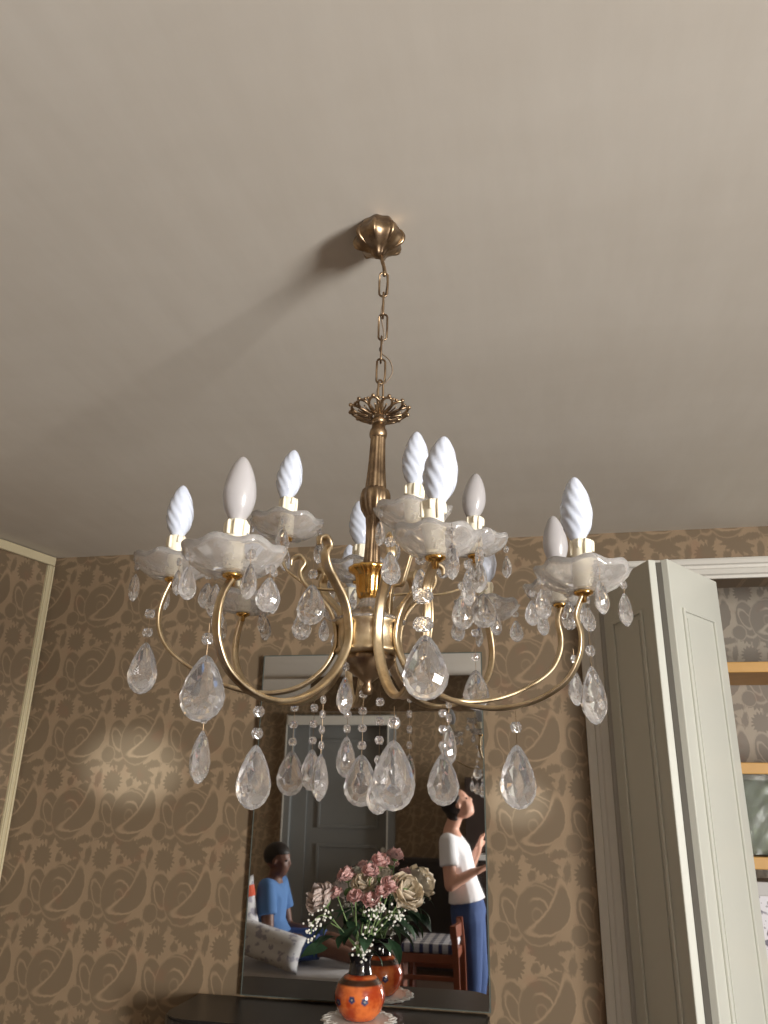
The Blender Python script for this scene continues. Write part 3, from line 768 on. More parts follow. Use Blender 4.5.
# drinking-cup shaped glass dish with scalloped rim
def bobeche():
    bm = bmesh.new(); n = 64
    outer = [(.010, .000), (.022, .0008), (.034, .0035), (.045, .009), (.053, .016), (.0575, .0235)]
    inner = [(.0560, .0245), (.050, .0180), (.042, .0120), (.031, .0070), (.014, .0045)]
    rings = []
    for k_, (r, z) in enumerate(outer + inner):
        w = sst((r - .018) / .036); ring = []
        for i in range(n):
            a = 2 * PI * i / n; lob = .5 + .5 * math.cos(8 * a)
            cut = (.0005 if k_ < 6 else 0) * w * (1 if (i + k_ * 2) % 4 < 2 else -1)
            rr = r * (1 - .055 * w * (1 - lob)) + cut; zz = z + .0040 * w * (lob - .5)
            ring.append(bm.verts.new((rr * math.cos(a), rr * math.sin(a), zz)))
        rings.append(ring)
    for A, B in zip(rings, rings[1:] + [rings[0]]):
        for i in range(n): bm.faces.new((A[i], A[(i + 1) % n], B[(i + 1) % n], B[i]))
    bmesh.ops.recalc_face_normals(bm, faces=bm.faces)
    return bm
bob_me = mesh_of(bobeche(), 'glass_cup'); bob_me.materials.append(M['dish'])
def candle_bm():
    bm = lathe([(.0105, -.002), (.0115, .002), (.0118, .050), (.0125, .053), (.0125, .0575), (.009, .0585), (0, .0585)], 24)
    rnd = random.Random(3)
    for i in range(7):
        a = 2 * PI * i / 7 + rnd.uniform(-.2, .2); l = rnd.uniform(.008, .022)
        tube([(.0118 * math.cos(a), .0118 * math.sin(a), .057), (.0130 * math.cos(a), .0130 * math.sin(a), .054), (.0125 * math.cos(a), .0125 * math.sin(a), .055 - l)], .002, 6, 3, bm=bm, radii=[.0016, .0022, .0026])
    return bm
can_me = mesh_of(candle_bm(), 'candle_tube'); can_me.materials.append(M['candle'])
for p in can_me.polygons: p.use_smooth = True
BP = [(.0085, .0), (.0105, .004), (.0155, .012), (.0186, .022), (.0192, .030), (.0178, .041), (.0142, .053), (.0092, .063), (.0045, .069), (0, .0715)]
def bulb_bm(twist):
    bm = bmesh.new(); n = 72; rings = []
    prof = [(p.x, p.y) for p in catmull([(r, z, 0) for r, z in BP], 4)]
    for r, z in prof:
        if r < 1e-4: rings.append([bm.verts.new((0, 0, z))]); continue
        ring = []
        for i in range(n):
            a = 2 * PI * i / n
            if twist:
                c = math.cos(9 * (a + z * 44)); k_ = 1 + .032 * sst(min(z / .014, (.069 - z) / .015)) * (abs(c) ** .7 * (1 if c > 0 else -1))
            else: k_ = 1
            ring.append(bm.verts.new((r * k_ * math.cos(a), r * k_ * math.sin(a), z)))
        rings.append(ring)
    for A, B in zip(rings, rings[1:]):
        for i in range(n):
            j = (i + 1) % n
            if len(B) == 1: bm.faces.new((A[i], A[j], B[0]))
            else: bm.faces.new((A[i], A[j], B[j], B[i]))
    bm.faces.new(rings[0][::-1])
    bmesh.ops.recalc_face_normals(bm, faces=bm.faces); return bm
bulb_tw = mesh_of(bulb_bm(True), 'bulb'); bulb_tw.materials.append(M['opal'])
bulb_sm = mesh_of(bulb_bm(False), 'bulb'); bulb_sm.materials.append(M['frost'])
for me in (bulb_tw, bulb_sm):
    for p in me.polygons: p.use_smooth = True
sock_me = mesh_of(lathe([(0, -.012), (.004, -.012), (.0045, -.006), (.009, -.004), (.0135, -.002), (.0145, .0005), (.010, .002), (0, .002)], 20), 'cup_holder'); sock_me.materials.append(M['gold'])
# crystals
def drop_bm():
    """faceted pear drop, unit height, hanging from its top (z=0 top, z=-1 bottom), flat in Y"""
    bm = bmesh.new(); n = 16; W = .33; th = .17
    def pear(t_, s_):                 # outline, t_ angle
        y = math.cos(t_); x = math.sin(t_)
        zc = -.62 + .38 * y if y < 0 else -.62 + .62 * (1 - (1 - y) ** 1.0)
        wx = W * x * (1 if y < 0 else (1 - .42 * y ** 1.3))
        return wx * s_, (zc + .60) * s_ - .60
    out = [bm.verts.new((pear(2 * PI * i / n, 1)[0], 0, pear(2 * PI * i / n, 1)[1])) for i in range(n)]
    for sg in (-1, 1):
        r1 = [bm.verts.new((pear(2 * PI * (i + .5) / n, .78)[0], sg * th * .55, pear(2 * PI * (i + .5) / n, .78)[1])) for i in range(n)]
        m_ = n // 2
        r2 = [bm.verts.new((pear(2 * PI * (i) / m_, .42)[0], sg * th * .95, pear(2 * PI * (i) / m_, .42)[1])) for i in range(m_)]
        for i in range(n):
            j = (i + 1) % n
            bm.faces.new((out[i], out[j], r1[i])); bm.faces.new((out[j], r1[j], r1[i]))
        for i in range(m_):
            j = (i + 1) % m_; a = r1[(2 * i) % n]; b_ = r1[(2 * i + 1) % n]; c = r1[(2 * i - 1) % n]
            bm.faces.new((r2[i], c, a)); bm.faces.new((r2[i], a, r2[j])); bm.faces.new((a, b_, r2[j]))
        ctr = bm.verts.new((0, sg * th * 1.10, -.60))
        for i in range(m_): bm.faces.new((r2[i], r2[(i + 1) % m_], ctr))
    bmesh.ops.recalc_face_normals(bm, faces=bm.faces); return bm
drop_me = mesh_of(drop_bm(), 'crystal_drop'); drop_me.materials.append(M['crystal'])
def bead_bm():
    bm = bmesh.new(); n = 8; rings = []
    for (r, z) in ((.34, .42), (.5, .14), (.5, -.14), (.34, -.42)):
        rings.append([bm.verts.new((r * math.cos(2 * PI * (i + .5 * (len(rings) % 2)) / n), r * .62 * math.sin(2 * PI * (i + .5 * (len(rings) % 2)) / n), z)) for i in range(n)])
    for A, B in zip(rings, rings[1:]):
        for i in range(n):
            j = (i + 1) % n
            bm.faces.new((A[i], A[j], B[j], B[i]))
    bm.faces.new(rings[0]); bm.faces.new(rings[-1][::-1]); bmesh.ops.recalc_face_normals(bm, faces=bm.faces); return bm
bead_me = mesh_of(bead_bm(), 'bead'); bead_me.materials.append(M['crystal'])
wire_me = mesh_of(tube([(0, 0, 0), (0.0004, 0, .5), (0, 0, 1)], .00035, 5, 2), 'wire'); wire_me.materials.append(M['old_brass'])
def hang(top, h, wfac, yaw, beads, attach_z, bead_size=.0125, lean=0.0):
    """a crystal drop whose point is at `top` (world), with beads on a wire up to attach_z"""
    o = link('crystal_drop', drop_me, None, ch); o.location = (top[0] - AX, top[1] - AY, top[2] - ZC)
    o.scale = (h * wfac, h, h); o.rotation_euler = (0, lean, yaw)
    inv = Vector((1 / (h * wfac), 1 / h, 1 / h))
    L_ = attach_z - top[2]
    w = link('wire', wire_me, None, o)
    w.scale = (inv.x, inv.y, max(.004, L_ + .06 * h) * inv.z); w.location = (0, 0, -.06)
    for k_ in range(beads):
        b_ = link('bead', bead_me, None, o)
        zz = L_ * (k_ + .5) / beads if beads else 0
        b_.location = (0, 0, zz * inv.z); b_.scale = inv * bead_size; b_.rotation_euler = (0, 0, 0)
    return o

REFF = {1: .262, 2: .228, 3: .281, 4: .296}          # reach of the arm's lower bow where it differs from its cup
CUPW = {0: 1.06, 1: 1.08, 2: .88, 3: 1.03}           # cups vary a little in size
CUPS = [  # az, r, z, tier, twisted
    (-173, .284, 1.888, 'L', 1), (-114, .258, 1.831, 'L', 0), (-62, .263, 1.843, 'L', 1), (-20, .300, 1.833, 'L', 1),
    (33, .312, 1.884, 'L', 0), (62, .303, 1.885, 'L', 1), (109, .289, 1.885, 'L', 1), (148, .292, 1.880, 'L', 1),
    (174, .135, 1.958, 'U', 1), (108, .192, 1.935, 'U', 1), (-22, .069, 1.951, 'U', 1), (49.6, .206, 1.964, 'U', 0)]
rnd = random.Random(11)
for ci, (az, r, z, tier, tw) in enumerate(CUPS):
    a = math.radians(az); ca, sa = math.cos(a), math.sin(a)
    if tier == 'L':
        pr = []
        for (pr_, pz_) in LOW:
            k_ = sst((pr_ - .05) / .215) if pz_ < 1.84 or pr_ > .2 else 0
            re_ = r if pz_ > 1.82 else REFF.get(ci, r)
            rr = pr_ + (re_ - .262) * k_; pr.append((rr, pz_ + (z - 1.831) * k_))
    else:
        pr = [(r, z - .001), (r + .003, z - .022), (r - .004, z - .045), (r * .80 + .004, z - .062), (r * .5 + .018, z - .078), (.038, 1.870), (.034, 1.835), (.036, 1.822)]
    path = catmull([(p[0] * ca, p[0] * sa, p[1]) for p in pr], 6)
    n_ = len(path); rad = [1.0] * n_
    if tier == 'L':
        for k_ in range(12): rad[n_ - 1 - k_] = .45 + .55 * k_ / 12
        rad = [q * (1.0 - .22 * sst((math.hypot(p.x, p.y) - .18) / .08)) for q, p in zip(rad, path)]
    else: rad = [.55] * n_
    arm = part('arm', sweep(path, ARM_SEC, side=(-sa, ca, 0), radii=rad), 'brass')
    if tier == 'L':
        obj('arm_screw', ball(.0052, (.0385 * ca, .0385 * sa, 1.806 - ZC), u=10, v=8), M['gold'], arm, True)
    base = Vector((r * ca, r * sa, z - ZC))
    h_ = link('cup_holder', sock_me, None, arm, True, base); h_.scale = (.8, .8, 1)
    g_ = link('glass_cup', bob_me, None, arm, True, base + Vector((0, 0, .001))); g_.scale = (.98 * CUPW.get(ci, 1), .98 * CUPW.get(ci, 1), 1.12); g_.rotation_euler = (rnd.uniform(-.05, .05), rnd.uniform(-.05, .05), rnd.uniform(0, 1))
    c_ = link('candle_tube', can_me, None, arm, True, base + Vector((0, 0, .006))); tx, ty = rnd.uniform(-.05, .05), rnd.uniform(-.05, .05); c_.rotation_euler = (tx, ty, rnd.uniform(0, 6))
    bt = base + Vector((0, 0, .006)) + Vector((ty, -tx, 1)) * .0575
    bl = link('light_bulb', bulb_tw if tw else bulb_sm, None, arm, True, bt); bl.rotation_euler = (tx * 2, ty * 2 , rnd.uniform(0, 6)); bl.scale = (1.0, 1.0, 1.15)
    # small drops around the rim of the cup
    nd = 4
    off = rnd.uniform(0, 1.2)
    for k_ in range(nd):
        b_ = off + 2 * PI * k_ / nd
        x = AX + base.x + .0505 * math.cos(b_); y = AY + base.y + .0505 * math.sin(b_)
        zr = z + .022
        hang((x, y, zr - .020), rnd.uniform(.036, .041), rnd.uniform(.85, 1.0), rnd.uniform(0, PI), 1, zr, .0115, rnd.uniform(-.05, .05))
# large drops hung below arms and body: centre x,y,z, height, width factor, yaw offset, beads, attach z
VW = math.radians(11.8)
DROPS = [(-.560, 1.018, 1.769, .074, .85, .2, 2, 1.862), (-.382, .836, 1.715, .076, 1.05, .0, 1, 1.790), (-.407, .902, 1.643, .062, .9, 1.25, 1, 1.700),
 (-.349, .933, 1.622, .075, .92, .5, 2, 1.712), (-.361, 1.112, 1.632, .062, 1.0, .1, 3, 1.735), (-.332, 1.116, 1.637, .057, .9, .5, 3, 1.735),
 (-.306, 1.071, 1.626, .063, .8, 1.2, 4, 1.740), (-.282, 1.119, 1.655, .057, .9, .6, 3, 1.745), (-.251, 1.083, 1.623, .068, 1.05, .0, 4, 1.750),
 (-.170, .893, 1.625, .076, 1.0, .1, 1, 1.700), (-.218, 1.042, 1.608, .055, .9, .3, 4, 1.735), (-.195, 1.145, 1.637, .051, .8, 1.25, 4, 1.750),
 (-.1185, .792, 1.728, .068, 1.08, -.1, 2, 1.815), (-.141, 1.106, 1.626, .068, 1.0, .1, 3, 1.725), (-.137, 1.143, 1.674, .057, .8, .9, 2, 1.740),
 (-.036, .996, 1.628, .075, 1.0, .3, 1, 1.706), (-.254, .989, 1.725, .049, .9, .9, 1, 1.775), (.060, 1.001, 1.725, .072, .9, .6, 2, 1.835),
 (.043, 1.098, 1.747, .049, 1.0, .8, 1, 1.800), (-.099, 1.174, 1.755, .060, 1.0, .0, 2, 1.860), (-.276, .893, 1.823, .052, 1.05, .0, 1, 1.875),
 (-.289, .900, 1.799, .037, 1.0, .2, 1, 1.835), (-.096, .963, 1.825, .046, 1.0, .2, 1, 1.870), (-.071, .987, 1.832, .047, 1.1, .0, 1, 1.875),
 (-.085, .924, 1.846, .047, .8, .8, 1, 1.880), (-.293, .786, 1.809, .040, 1.05, .0, 1, 1.848)]
for (x, y, z, h, wf, yw, nb, az_) in DROPS:
    hang((x, y, z + h * .5), h, wf, VW + yw, nb, max(az_, z + h * .5 + .012), .0150 if h > .07 else .0125, 0)
# crystal spindle beads on the arm nearest the viewer
af = math.radians(-62)
for zz in (1.800, 1.770):
    o = link('bead', bead_me, None, ch); o.location = (.262 * math.cos(af) - .012, .262 * math.sin(af) - .006, zz - ZC); o.scale = (.022, .022, .017)

# ------------------------------------------------------------------ people
def r3(r): return (r, r, r) if not isinstance(r, tuple) else (r if len(r) == 3 else (r[0], r[1], (r[0] + r[1]) / 2))
def ends(p, r, flat=None):
    r = r3(r); p = Vector(p); out = []
    if flat is not None:
        d = Vector(flat).normalized(); s1 = d.cross(Vector((0, 1, 0.02))).normalized(); s2 = d.cross(s1)
        for i in range(20):
            q = s1 * math.cos(2 * PI * i / 20) + s2 * math.sin(2 * PI * i / 20); out.append(p + Vector((q.x * r[0], q.y * r[1], q.z * r[2])))
        return out
    for i in range(7):
        th = PI * i / 6
        for j in range(14):
            ph = 2 * PI * j / 14; out.append(p + Vector((r[0] * math.sin(th) * math.cos(ph), r[1] * math.sin(th) * math.sin(ph), r[2] * math.cos(th))))
            if i in (0, 6): break
    return out
def limb(p0, r0, p1, r1, flat1=False):
    """tapered limb segment: convex hull of two ellipsoids"""
    bm = bmesh.new()
    for q in ends(p0, r0) + ends(p1, r1, (Vector(p1) - Vector(p0)) if flat1 else None): bm.verts.new(q)
    r_ = bmesh.ops.convex_hull(bm, input=bm.verts[:])
    bmesh.ops.delete(bm, geom=[v for v in bm.verts if not v.link_faces], context='VERTS')
    bmesh.ops.recalc_face_normals(bm, faces=bm.faces)
    return bm
def chain(V, R_): return [limb(V[i], R_[i], V[i + 1], R_[i + 1]) for i in range(len(V) - 1)]
def remesh(meshes, voxel, name, smooth_it=3):
    bm = bmesh.new()
    for m_ in meshes:
        if isinstance(m_, bmesh.types.BMesh):
            t_ = bpy.data.meshes.new('t'); m_.to_mesh(t_); m_.free(); bm.from_mesh(t_); bpy.data.meshes.remove(t_)
        else: bm.from_mesh(m_); bpy.data.meshes.remove(m_)
    me = mesh_of(bm, name); o = bpy.data.objects.new('tmp', me); COL.objects.link(o)
    r = o.modifiers.new('r', 'REMESH'); r.mode = 'VOXEL'; r.voxel_size = voxel
    s_ = o.modifiers.new('s', 'SMOOTH'); s_.iterations = smooth_it; s_.factor = .5
    dg = bpy.context.evaluated_depsgraph_get(); dg.update()
    m2 = bpy.data.meshes.new_from_object(o.evaluated_get(dg)); m2.name = name
    bpy.data.objects.remove(o); bpy.data.meshes.remove(me)
    m2.materials.clear()
    for p in m2.polygons: p.use_smooth = True
    return m2
def head_parts(Hm, s_):
    """head facing local +X, centre origin, s_ = head height; returns bmeshes transformed by Hm"""
    bm = bmesh.new()
    def b_(loc, r, sc): ball(r * s_, tuple(c * s_ for c in loc), sc, 20, 14, bm)
    b_((-.05, 0, .13), .40, (1.05, .86, .95))           # skull
    b_((.10, 0, -.12), .30, (.95, .86, 1.15))           # face
    b_((.17, 0, -.36), .13, (1, 1.1, .8))               # chin
    b_((.06, 0, -.30), .22, (1.0, 1.15, .7))            # jaw
    b_((.40, 0, -.06), .055, (1, .8, 1.2)); b_((.375, 0, .03), .045, (.8, .7, 1.4))   # nose
    b_((.335, 0, -.215), .055, (.7, 1.6, .55)); b_((.325, 0, -.255), .05, (.7, 1.4, .55))   # lips
    b_((.31, 0, .115), .07, (.6, 3.2, .55))             # brow
    for sg in (-1, 1):
        b_((.20, sg * .19, -.07), .10, (1, .7, .9))     # cheek
        b_((-.02, sg * .355, -.02), .085, (.75, .3, 1.25))  # ear
    bmesh.ops.transform(bm, matrix=Hm, verts=bm.verts); return bm
def hand_parts(wrist, dirv, palm_n, s_=1.0, curl=.6, thumb_side=1):
    """palm + five curled fingers as skin chains"""
    d = Vector(dirv).normalized(); nrm = Vector(palm_n); nrm = (nrm - d * nrm.dot(d)).normalized(); side = d.cross(nrm) * thumb_side
    w = Vector(wrist); out = []
    bmp = ball(.04 * s_, (0, 0, 0), (1, 1, 1), 14, 10)
    Mx = Matrix((( *(d * 1.15), ), (*(side * 1.0),), (*(nrm * .42),))).transposed().to_4x4(); Mx.translation = w + d * .05 * s_
    bmesh.ops.transform(bmp, matrix=Mx, verts=bmp.verts); out.append(bmp)
    for k_, L_ in enumerate((.070, .078, .072, .058)):
        p = w + d * .082 * s_ + side * ((1.5 - k_) * .0195 * s_); V = [p - d * .015 * s_]; dv = d.copy(); ln = L_ * s_
        ax = d.cross(nrm); q = Quaternion(ax, curl * .75)
        for seg in (.45, .30, .25):
            V.append(V[-1] + dv * (ln * seg + (.015 * s_ if seg == .45 else 0))); dv = q @ dv
        out += chain(V, [.0098 * s_, .0092 * s_, .0085 * s_, .0072 * s_])
    p = w + d * .025 * s_ + side * .03 * s_; t1 = (d * .7 + side * .75 + nrm * .25).normalized()
    V = [p, p + t1 * .035 * s_, p + t1 * .035 * s_ + (d * .85 + side * .25 + nrm * .35).normalized() * .035 * s_]
    out += chain(V, [.013 * s_, .0105 * s_, .008 * s_])
    out.append(limb(w - d * .02 * s_, .026 * s_, w + d * .03 * s_, .027 * s_))
    return out
def eyes(parent, Hm, s_):
    for sg in (-1, 1):
        bm = ball(.045 * s_, (.315 * s_, sg * .135 * s_, .03 * s_), (.7, 1.2, .75), 10, 8); bmesh.ops.transform(bm, matrix=Hm, verts=bm.verts)
        obj('eye', bm, M['eye'], parent, True)

def person(name, origin, label, skinm, J, head_c, head_s, head_rot, hands, tee_m, leg_m, voxel, bare_legs, tee_scale, hair_fn, shoes, hem=.66):
    O = Vector(origin)
    e = empty(name, origin); tag(e, label, 'person')
    def L_(p): return Vector(p) - O
    V = {k_: L_(v) for k_, (v, r) in J.items()}; Rr = {k_: r for k_, (v, r) in J.items()}
    keys = list(J)
    def sk(chain_edges, scale=1.0, add=0.0, flats=()):
        out = []
        for a, b_ in chain_edges:
            ra = tuple(q * scale + add for q in r3(Rr[a])); rb = tuple(q * scale + add for q in r3(Rr[b_]))
            out.append(limb(V[a], ra, V[b_], rb, b_ in flats))
        return out
    E_body = [('pelvis', 'waist'), ('waist', 'chest'), ('chest', 'neck'), ('neck', 'neck_top')]
    for s_ in 'lr':
        E_body += [('chest', 'sh_' + s_), ('sh_' + s_, 'el_' + s_), ('el_' + s_, 'wr_' + s_), ('pelvis', 'hip_' + s_), ('hip_' + s_, 'kn_' + s_), ('kn_' + s_, 'an_' + s_), ('an_' + s_, 'to_' + s_)]
    Hm = Matrix.Translation(L_(head_c)) @ Matrix.Rotation(head_rot, 4, 'Y')
    pieces = sk(E_body) + [head_parts(Hm, head_s)]
    for (wr, dv, pn, hs, cu_, ts) in hands: pieces += hand_parts(L_(wr), dv, pn, hs, cu_, ts)
    me = remesh(pieces, voxel, 'body', 2); me.materials.append(skinm); link('body', me, None, e)
    eyes(e, Hm, head_s)
    # shirt
    V['hem'] = V['waist'].lerp(V['pelvis'], hem); Rr['hem'] = tuple(q * 1.05 for q in r3(Rr['pelvis']))
    E_t = [('waist', 'hem'), ('waist', 'chest'), ('chest', 'neck_low')]
    V['neck_low'] = V['chest'].lerp(V['neck'], .86); Rr['neck_low'] = tuple(q * .98 for q in r3(Rr['neck']))
    for s_ in 'lr':
        V['sl_' + s_] = V['sh_' + s_].lerp(V['el_' + s_], .58); Rr['sl_' + s_] = tuple(q * 1.10 for q in r3(Rr['sh_' + s_]))
        E_t += [('chest', 'sh_' + s_), ('sh_' + s_, 'sl_' + s_)]
    me = remesh(sk(E_t, tee_scale, .009, ('hem', 'sl_l', 'sl_r', 'neck_low')), voxel, 'tshirt', 2); me.materials.append(tee_m); link('tshirt', me, None, e)
    E_l = []
    for s_ in 'lr':
        if bare_legs:
            V['sk_' + s_] = V['hip_' + s_].lerp(V['kn_' + s_], .9); Rr['sk_' + s_] = Rr['kn_' + s_] * 1.1
            E_l += [('pelvis', 'hip_' + s_), ('hip_' + s_, 'sk_' + s_)]
        else: E_l += [('pelvis', 'hip_' + s_), ('hip_' + s_, 'kn_' + s_), ('kn_' + s_, 'an_' + s_)]
    me = remesh(sk(E_l, 1.02, .007, ('sk_l', 'sk_r', 'an_l', 'an_r')), voxel, 'trousers', 2); me.materials.append(leg_m); link('trousers', me, None, e)
    # hair
    me = remesh(hair_fn(Hm, head_s), voxel, 'hair', 2); me.materials.append(M['hair']); link('hair', me, None, e)
    if shoes:
        for s_ in 'lr':
            a, b_ = V['an_' + s_], V['to_' + s_]
            bm = ball(.05, (0, 0, 0), (1, 1, 1), 16, 10); d = b_ - a
            for v in bm.verts:
                v.co = Vector((a.x + d.x * .38 + v.co.x * 2.6, a.y + v.co.y * .95, max(-O.z, .045 - O.z + v.co.z * 1.0)))
            obj('shoe', bm, M['shoe'], e, True)
    return e
def hair_long(Hm, s_):
    bm = bmesh.new()
    ball(.43 * s_, (-.09 * s_, 0, .16 * s_), (1.02, .90, .94), 20, 14, bm)
    ball(.26 * s_, (-.33 * s_, 0, -.12 * s_), (.75, 1.05, 1.25), 16, 12, bm)
    ball(.13 * s_, (-.47 * s_, 0, -.34 * s_), (.8, 1.5, 1.2), 14, 10, bm)
    for v in bm.verts:                                    # keep the face free
        if v.co.x > .20 * s_: v.co.x = .20 * s_
        if v.co.x > .02 * s_ and v.co.z < .12 * s_: v.co.x = .02 * s_
    bmesh.ops.transform(bm, matrix=Hm, verts=bm.verts); return [bm]
def hair_short(Hm, s_):
    bm = bmesh.new()
    ball(.425 * s_, (-.065 * s_, 0, .155 * s_), (1.04, .90, .94), 24, 16, bm)
    for v in bm.verts:
        if v.co.x > -.06 * s_ and v.co.z < .20 * s_: v.co.z = .20 * s_
        if v.co.z < -.10 * s_: v.co.z = -.10 * s_
    bmesh.ops.transform(bm, matrix=Hm, verts=bm.verts); return [bm]

WY = -.45
JW = {'pelvis': ((-.575, WY, .86), (.112, .160, .11)), 'waist': ((-.600, WY, 1.01), (.092, .128, .09)), 'chest': ((-.655, WY, 1.20), (.104, .142, .10)), 'neck': ((-.688, WY, 1.345), .052), 'neck_top': ((-.650, WY, 1.44), .048),
      'sh_l': ((-.690, WY + .165, 1.285), .050), 'el_l': ((-.668, WY + .215, 1.025), .041), 'wr_l': ((-.520, WY + .185, 1.105), .028),
      'sh_r': ((-.690, WY - .165, 1.285), .050), 'el_r': ((-.600, WY - .205, 1.060), .041), 'wr_r': ((-.515, WY - .130, 1.215), .028),
      'hip_l': ((-.575, WY + .088, .80), .098), 'kn_l': ((-.555, WY + .10, .46), .062), 'an_l': ((-.585, WY + .10, .085), .042), 'to_l': ((-.43, WY + .11, .04), .030),
      'hip_r': ((-.575, WY - .088, .80), .098), 'kn_r': ((-.530, WY - .10, .46), .062), 'an_r': ((-.565, WY - .10, .085), .042), 'to_r': ((-.41, WY - .11, .04), .030)}
woman = person('person', (-.58, WY, 0), 'person in white tshirt and jeans looking up, seen in the mirror', M['skin'], JW,
       (-.625, WY, 1.515), .225, -math.radians(34),
       [((-.520, WY + .185, 1.105), (.95, -.1, .35), (0, -.5, 1), .92, .55, 1), ((-.515, WY - .130, 1.215), (.35, .1, .93), (1, .3, -.2), .92, .7, -1)],
       M['tee'], M['jeans'], .009, False, 1.0, hair_long, True)
BY = .33
JB = {'pelvis': ((-1.675, BY, .745), (.098, .130, .092)), 'waist': ((-1.700, BY, .84), (.078, .105, .08)), 'chest': ((-1.700, BY, .985), (.084, .118, .08)), 'neck': ((-1.690, BY, 1.085), .046), 'neck_top': ((-1.680, BY, 1.13), .044),
      'sh_l': ((-1.695, BY + .125, 1.048), .046), 'el_l': ((-1.650, BY + .175, .800), .033), 'wr_l': ((-1.500, BY + .12, .790), .023),
      'sh_r': ((-1.695, BY - .125, 1.048), .046), 'el_r': ((-1.640, BY - .165, .800), .033), 'wr_r': ((-1.490, BY - .10, .795), .023),
      'hip_l': ((-1.64, BY + .07, .725), .078), 'kn_l': ((-1.335, BY + .08, .745), .054), 'an_l': ((-1.105, BY + .06, .680), .034), 'to_l': ((-1.035, BY + .07, .755), .026),
      'hip_r': ((-1.64, BY - .07, .725), .078), 'kn_r': ((-1.335, BY - .08, .745), .054), 'an_r': ((-1.105, BY - .06, .680), .034), 'to_r': ((-1.035, BY - .07, .755), .026)}
boy = person('person', (-1.67, BY, .645), 'seated person in blue tshirt and shorts on the bed, in the mirror', M['brown_skin'], JB,
       (-1.672, BY, 1.188), .195, math.radians(3),
       [((-1.500, BY + .12, .790), (.95, -.3, -.05), (0, -.2, -1), .78, .5, -1), ((-1.490, BY - .10, .795), (.95, .3, -.05), (0, .2, -1), .78, .5, 1)],
       M['blue_tee'], M['shorts'], .008, True, 1.0, hair_short, False)

# ------------------------------------------------------------------ bed and pillows
bd = empty('bed', (-1.70, .22, 0)); tag(bd, 'low bed with dark base and white sheet, seen in the mirror', 'bed')
obj('bed_base', box(-.70, .70, -.42, .42, .10, .50, .012), M['dark_wood'], bd)
bm = box(-.69, .69, -.41, .41, .50, .645, .04)
bmesh.ops.subdivide_edges(bm, edges=bm.edges[:], cuts=3, use_grid_fill=True)
for v in bm.verts: v.co.z += .010 * mnoise.noise(v.co * 5)
obj('mattress', bm, M['sheet'], bd, True)
for x in (-.64, .64):
    for y in (-.36, .36): obj('leg', box(x - .03, x + .03, y - .03, y + .03, 0, .10, .004), M['dark_wood'], bd)
def pillow(name, label, loc, rot, sx, sy, th, m, band=None):
    e = empty(name, loc); e.rotation_euler = rot; tag(e, label, 'pillow', 'pillows on the bed')
    bm = bmesh.new(); n = 14
    def pt(i, j, sg):
        u_, v_ = i / n * 2 - 1, j / n * 2 - 1
        k_ = ((1 - u_ ** 4) * (1 - v_ ** 4)) ** .5
        pin = 1 - .06 * (1 - abs(u_)) * abs(v_) ** 3
        return Vector((u_ * sx / 2 * (1 - .05 * (1 - v_ * v_)), sg * th / 2 * k_ + .010 * k_ * mnoise.noise((u_ * 3, v_ * 3, sg)), v_ * sy / 2 * pin))
    gr = {}
    for sg in (-1, 1):
        for i in range(n + 1):
            for j in range(n + 1):
                edge = i in (0, n) or j in (0, n)
                key = (i, j, 0 if edge else sg)
                if key not in gr: gr[key] = bm.verts.new(pt(i, j, sg))
        g = lambda i, j: gr[(i, j, 0 if (i in (0, n) or j in (0, n)) else sg)]
        for i in range(n):
            for j in range(n): bm.faces.new((g(i, j), g(i + 1, j), g(i + 1, j + 1), g(i, j + 1)))
    bmesh.ops.recalc_face_normals(bm, faces=bm.faces)
    obj('pillow_cover', bm, m, e, True)
    if band:
        z0_, z1_ = band
        P = [Vector((sx / 2 * .97 * math.copysign(abs(math.cos(t_)) ** .5, math.cos(t_)), (th / 2 + .004) * math.sin(t_) * (1 - ((z0_ + z1_) / sy) ** 4) ** .5, 0)) for t_ in [2 * PI * i / 32 for i in range(32)]]
        bm = bmesh.new()
        A = [bm.verts.new((p.x, p.y, z0_)) for p in P]; B = [bm.verts.new((p.x, p.y, z1_)) for p in P]; A2 = [bm.verts.new((p.x * .98, p.y * .9, z0_)) for p in P]; B2 = [bm.verts.new((p.x * .98, p.y * .9, z1_)) for p in P]
        for i in range(32):
            j = (i + 1) % 32
            bm.faces.new((A[i], A[j], B[j], B[i])); bm.faces.new((B[i], B[j], B2[j], B2[i])); bm.faces.new((A2[i], A2[j], A[j], A[i]))
        bmesh.ops.recalc_face_normals(bm, faces=bm.faces)
        obj('orange_band', bm, M['orange_band'], e)
    return e
pillow('pillow', 'upright white pillow with an orange band at the head of the bed', (-1.93, .545, .895), (0, math.radians(-14), 0), .46, .36, .15, M['floral'], (.07, .13))
pillow('pillow', 'rumpled floral white pillow lying in front of the seated person', (-1.655, .600, .785), (math.radians(8), math.radians(14), 0), .50, .19, .13, M['floral'])

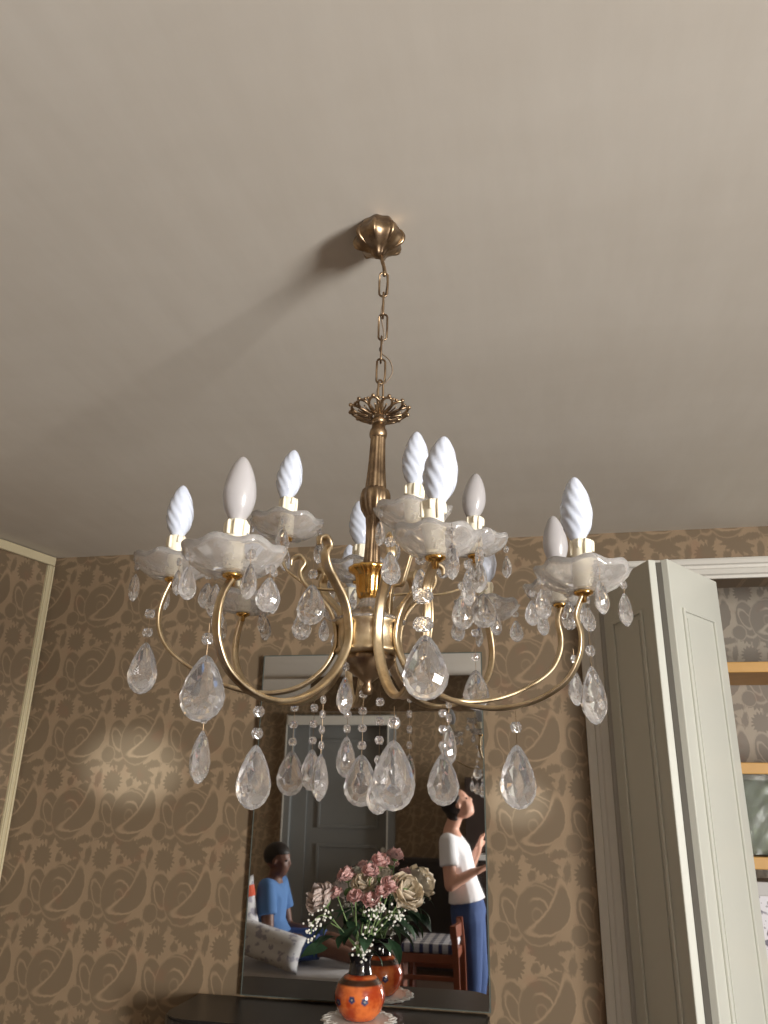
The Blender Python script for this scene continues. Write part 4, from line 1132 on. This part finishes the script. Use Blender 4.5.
# ------------------------------------------------------------------ low-backed chair
cx, cy = -.760, -.04
chr_ = empty('chair', (cx, cy, 0)); tag(chr_, 'low backed wooden chair with blue and white plaid cushion, in the mirror', 'chair')
SZ = .690
obj('seat_frame', box(-.165, .165, -.19, .19, SZ - .05, SZ, .006), M['wood'], chr_)
bm = box(-.170, .155, -.19, .19, SZ, SZ + .055, .02)
obj('seat_cushion', bm, M['plaid'], chr_)
for x, y in ((-.15, -.17), (-.15, .17)):
    bm = bmesh.new(); sweep([Vector((x, y, SZ - .05)), Vector((x - .015, y * 1.04, 0))], [(-.016, -.016), (.016, -.016), (.016, .016), (-.016, .016)], bm=bm); obj('leg', bm, M['wood'], chr_)
for y in (-.18, .18):
    bm = bmesh.new(); sweep(catmull([Vector((.180, y, 0)), Vector((.172, y, .35)), Vector((.165, y, SZ - .02)), Vector((.150, y, SZ + .155))], 5), [(-.016, -.018), (.016, -.018), (.016, .018), (-.016, .018)], side=(0, 1, 0), bm=bm); obj('back_leg', bm, M['wood'], chr_)
bm = bmesh.new(); sweep(catmull([Vector((.140, -.165, SZ + .115)), Vector((.168, 0, SZ + .115)), Vector((.140, .165, SZ + .115))], 6), [(-.035, -.012), (.035, -.012), (.035, .012), (-.035, .012)], side=(0, 0, 1), bm=bm)
obj('back_rail', bm, M['wood'], chr_)
for y in (-.175, .175): obj('stretcher', box(-.15, .16, y - .010, y + .010, SZ - .14, SZ - .115, .003), M['wood'], chr_)

# ------------------------------------------------------------------ dark dresser behind the viewer
dr = empty('dresser', (-.42, NY + .27, 0)); tag(dr, 'dark dresser with pale worktop and tall upper cabinet, in the mirror', 'dresser')
obj('lower_cabinet', box(-.45, .75, -.22, .22, .05, 1.0, .006), M['dark_wood'], dr)
obj('plinth', box(-.43, .73, -.2, .2, 0, .05), M['dark_wood'], dr)
obj('worktop', box(-.47, .77, -.22, .24, 1.0, 1.045, .004), M['pale_top'], dr)
obj('upper_cabinet', box(-.38, .75, -.22, .05, 1.045, 1.72, .006), M['dark_wood'], dr)
for x in (-.43, .16):
    dd = obj('cabinet_door', box(x, x + .57, .22, .238, .09, .97, .004), M['dark_wood'], dr)
    obj('door_knob', ball(.014, (x + (.52 if x < 0 else .05), .25, .62), u=10, v=8), M['old_brass'], dd, True)

# ------------------------------------------------------------------ final bookkeeping
bpy.context.view_layer.update()
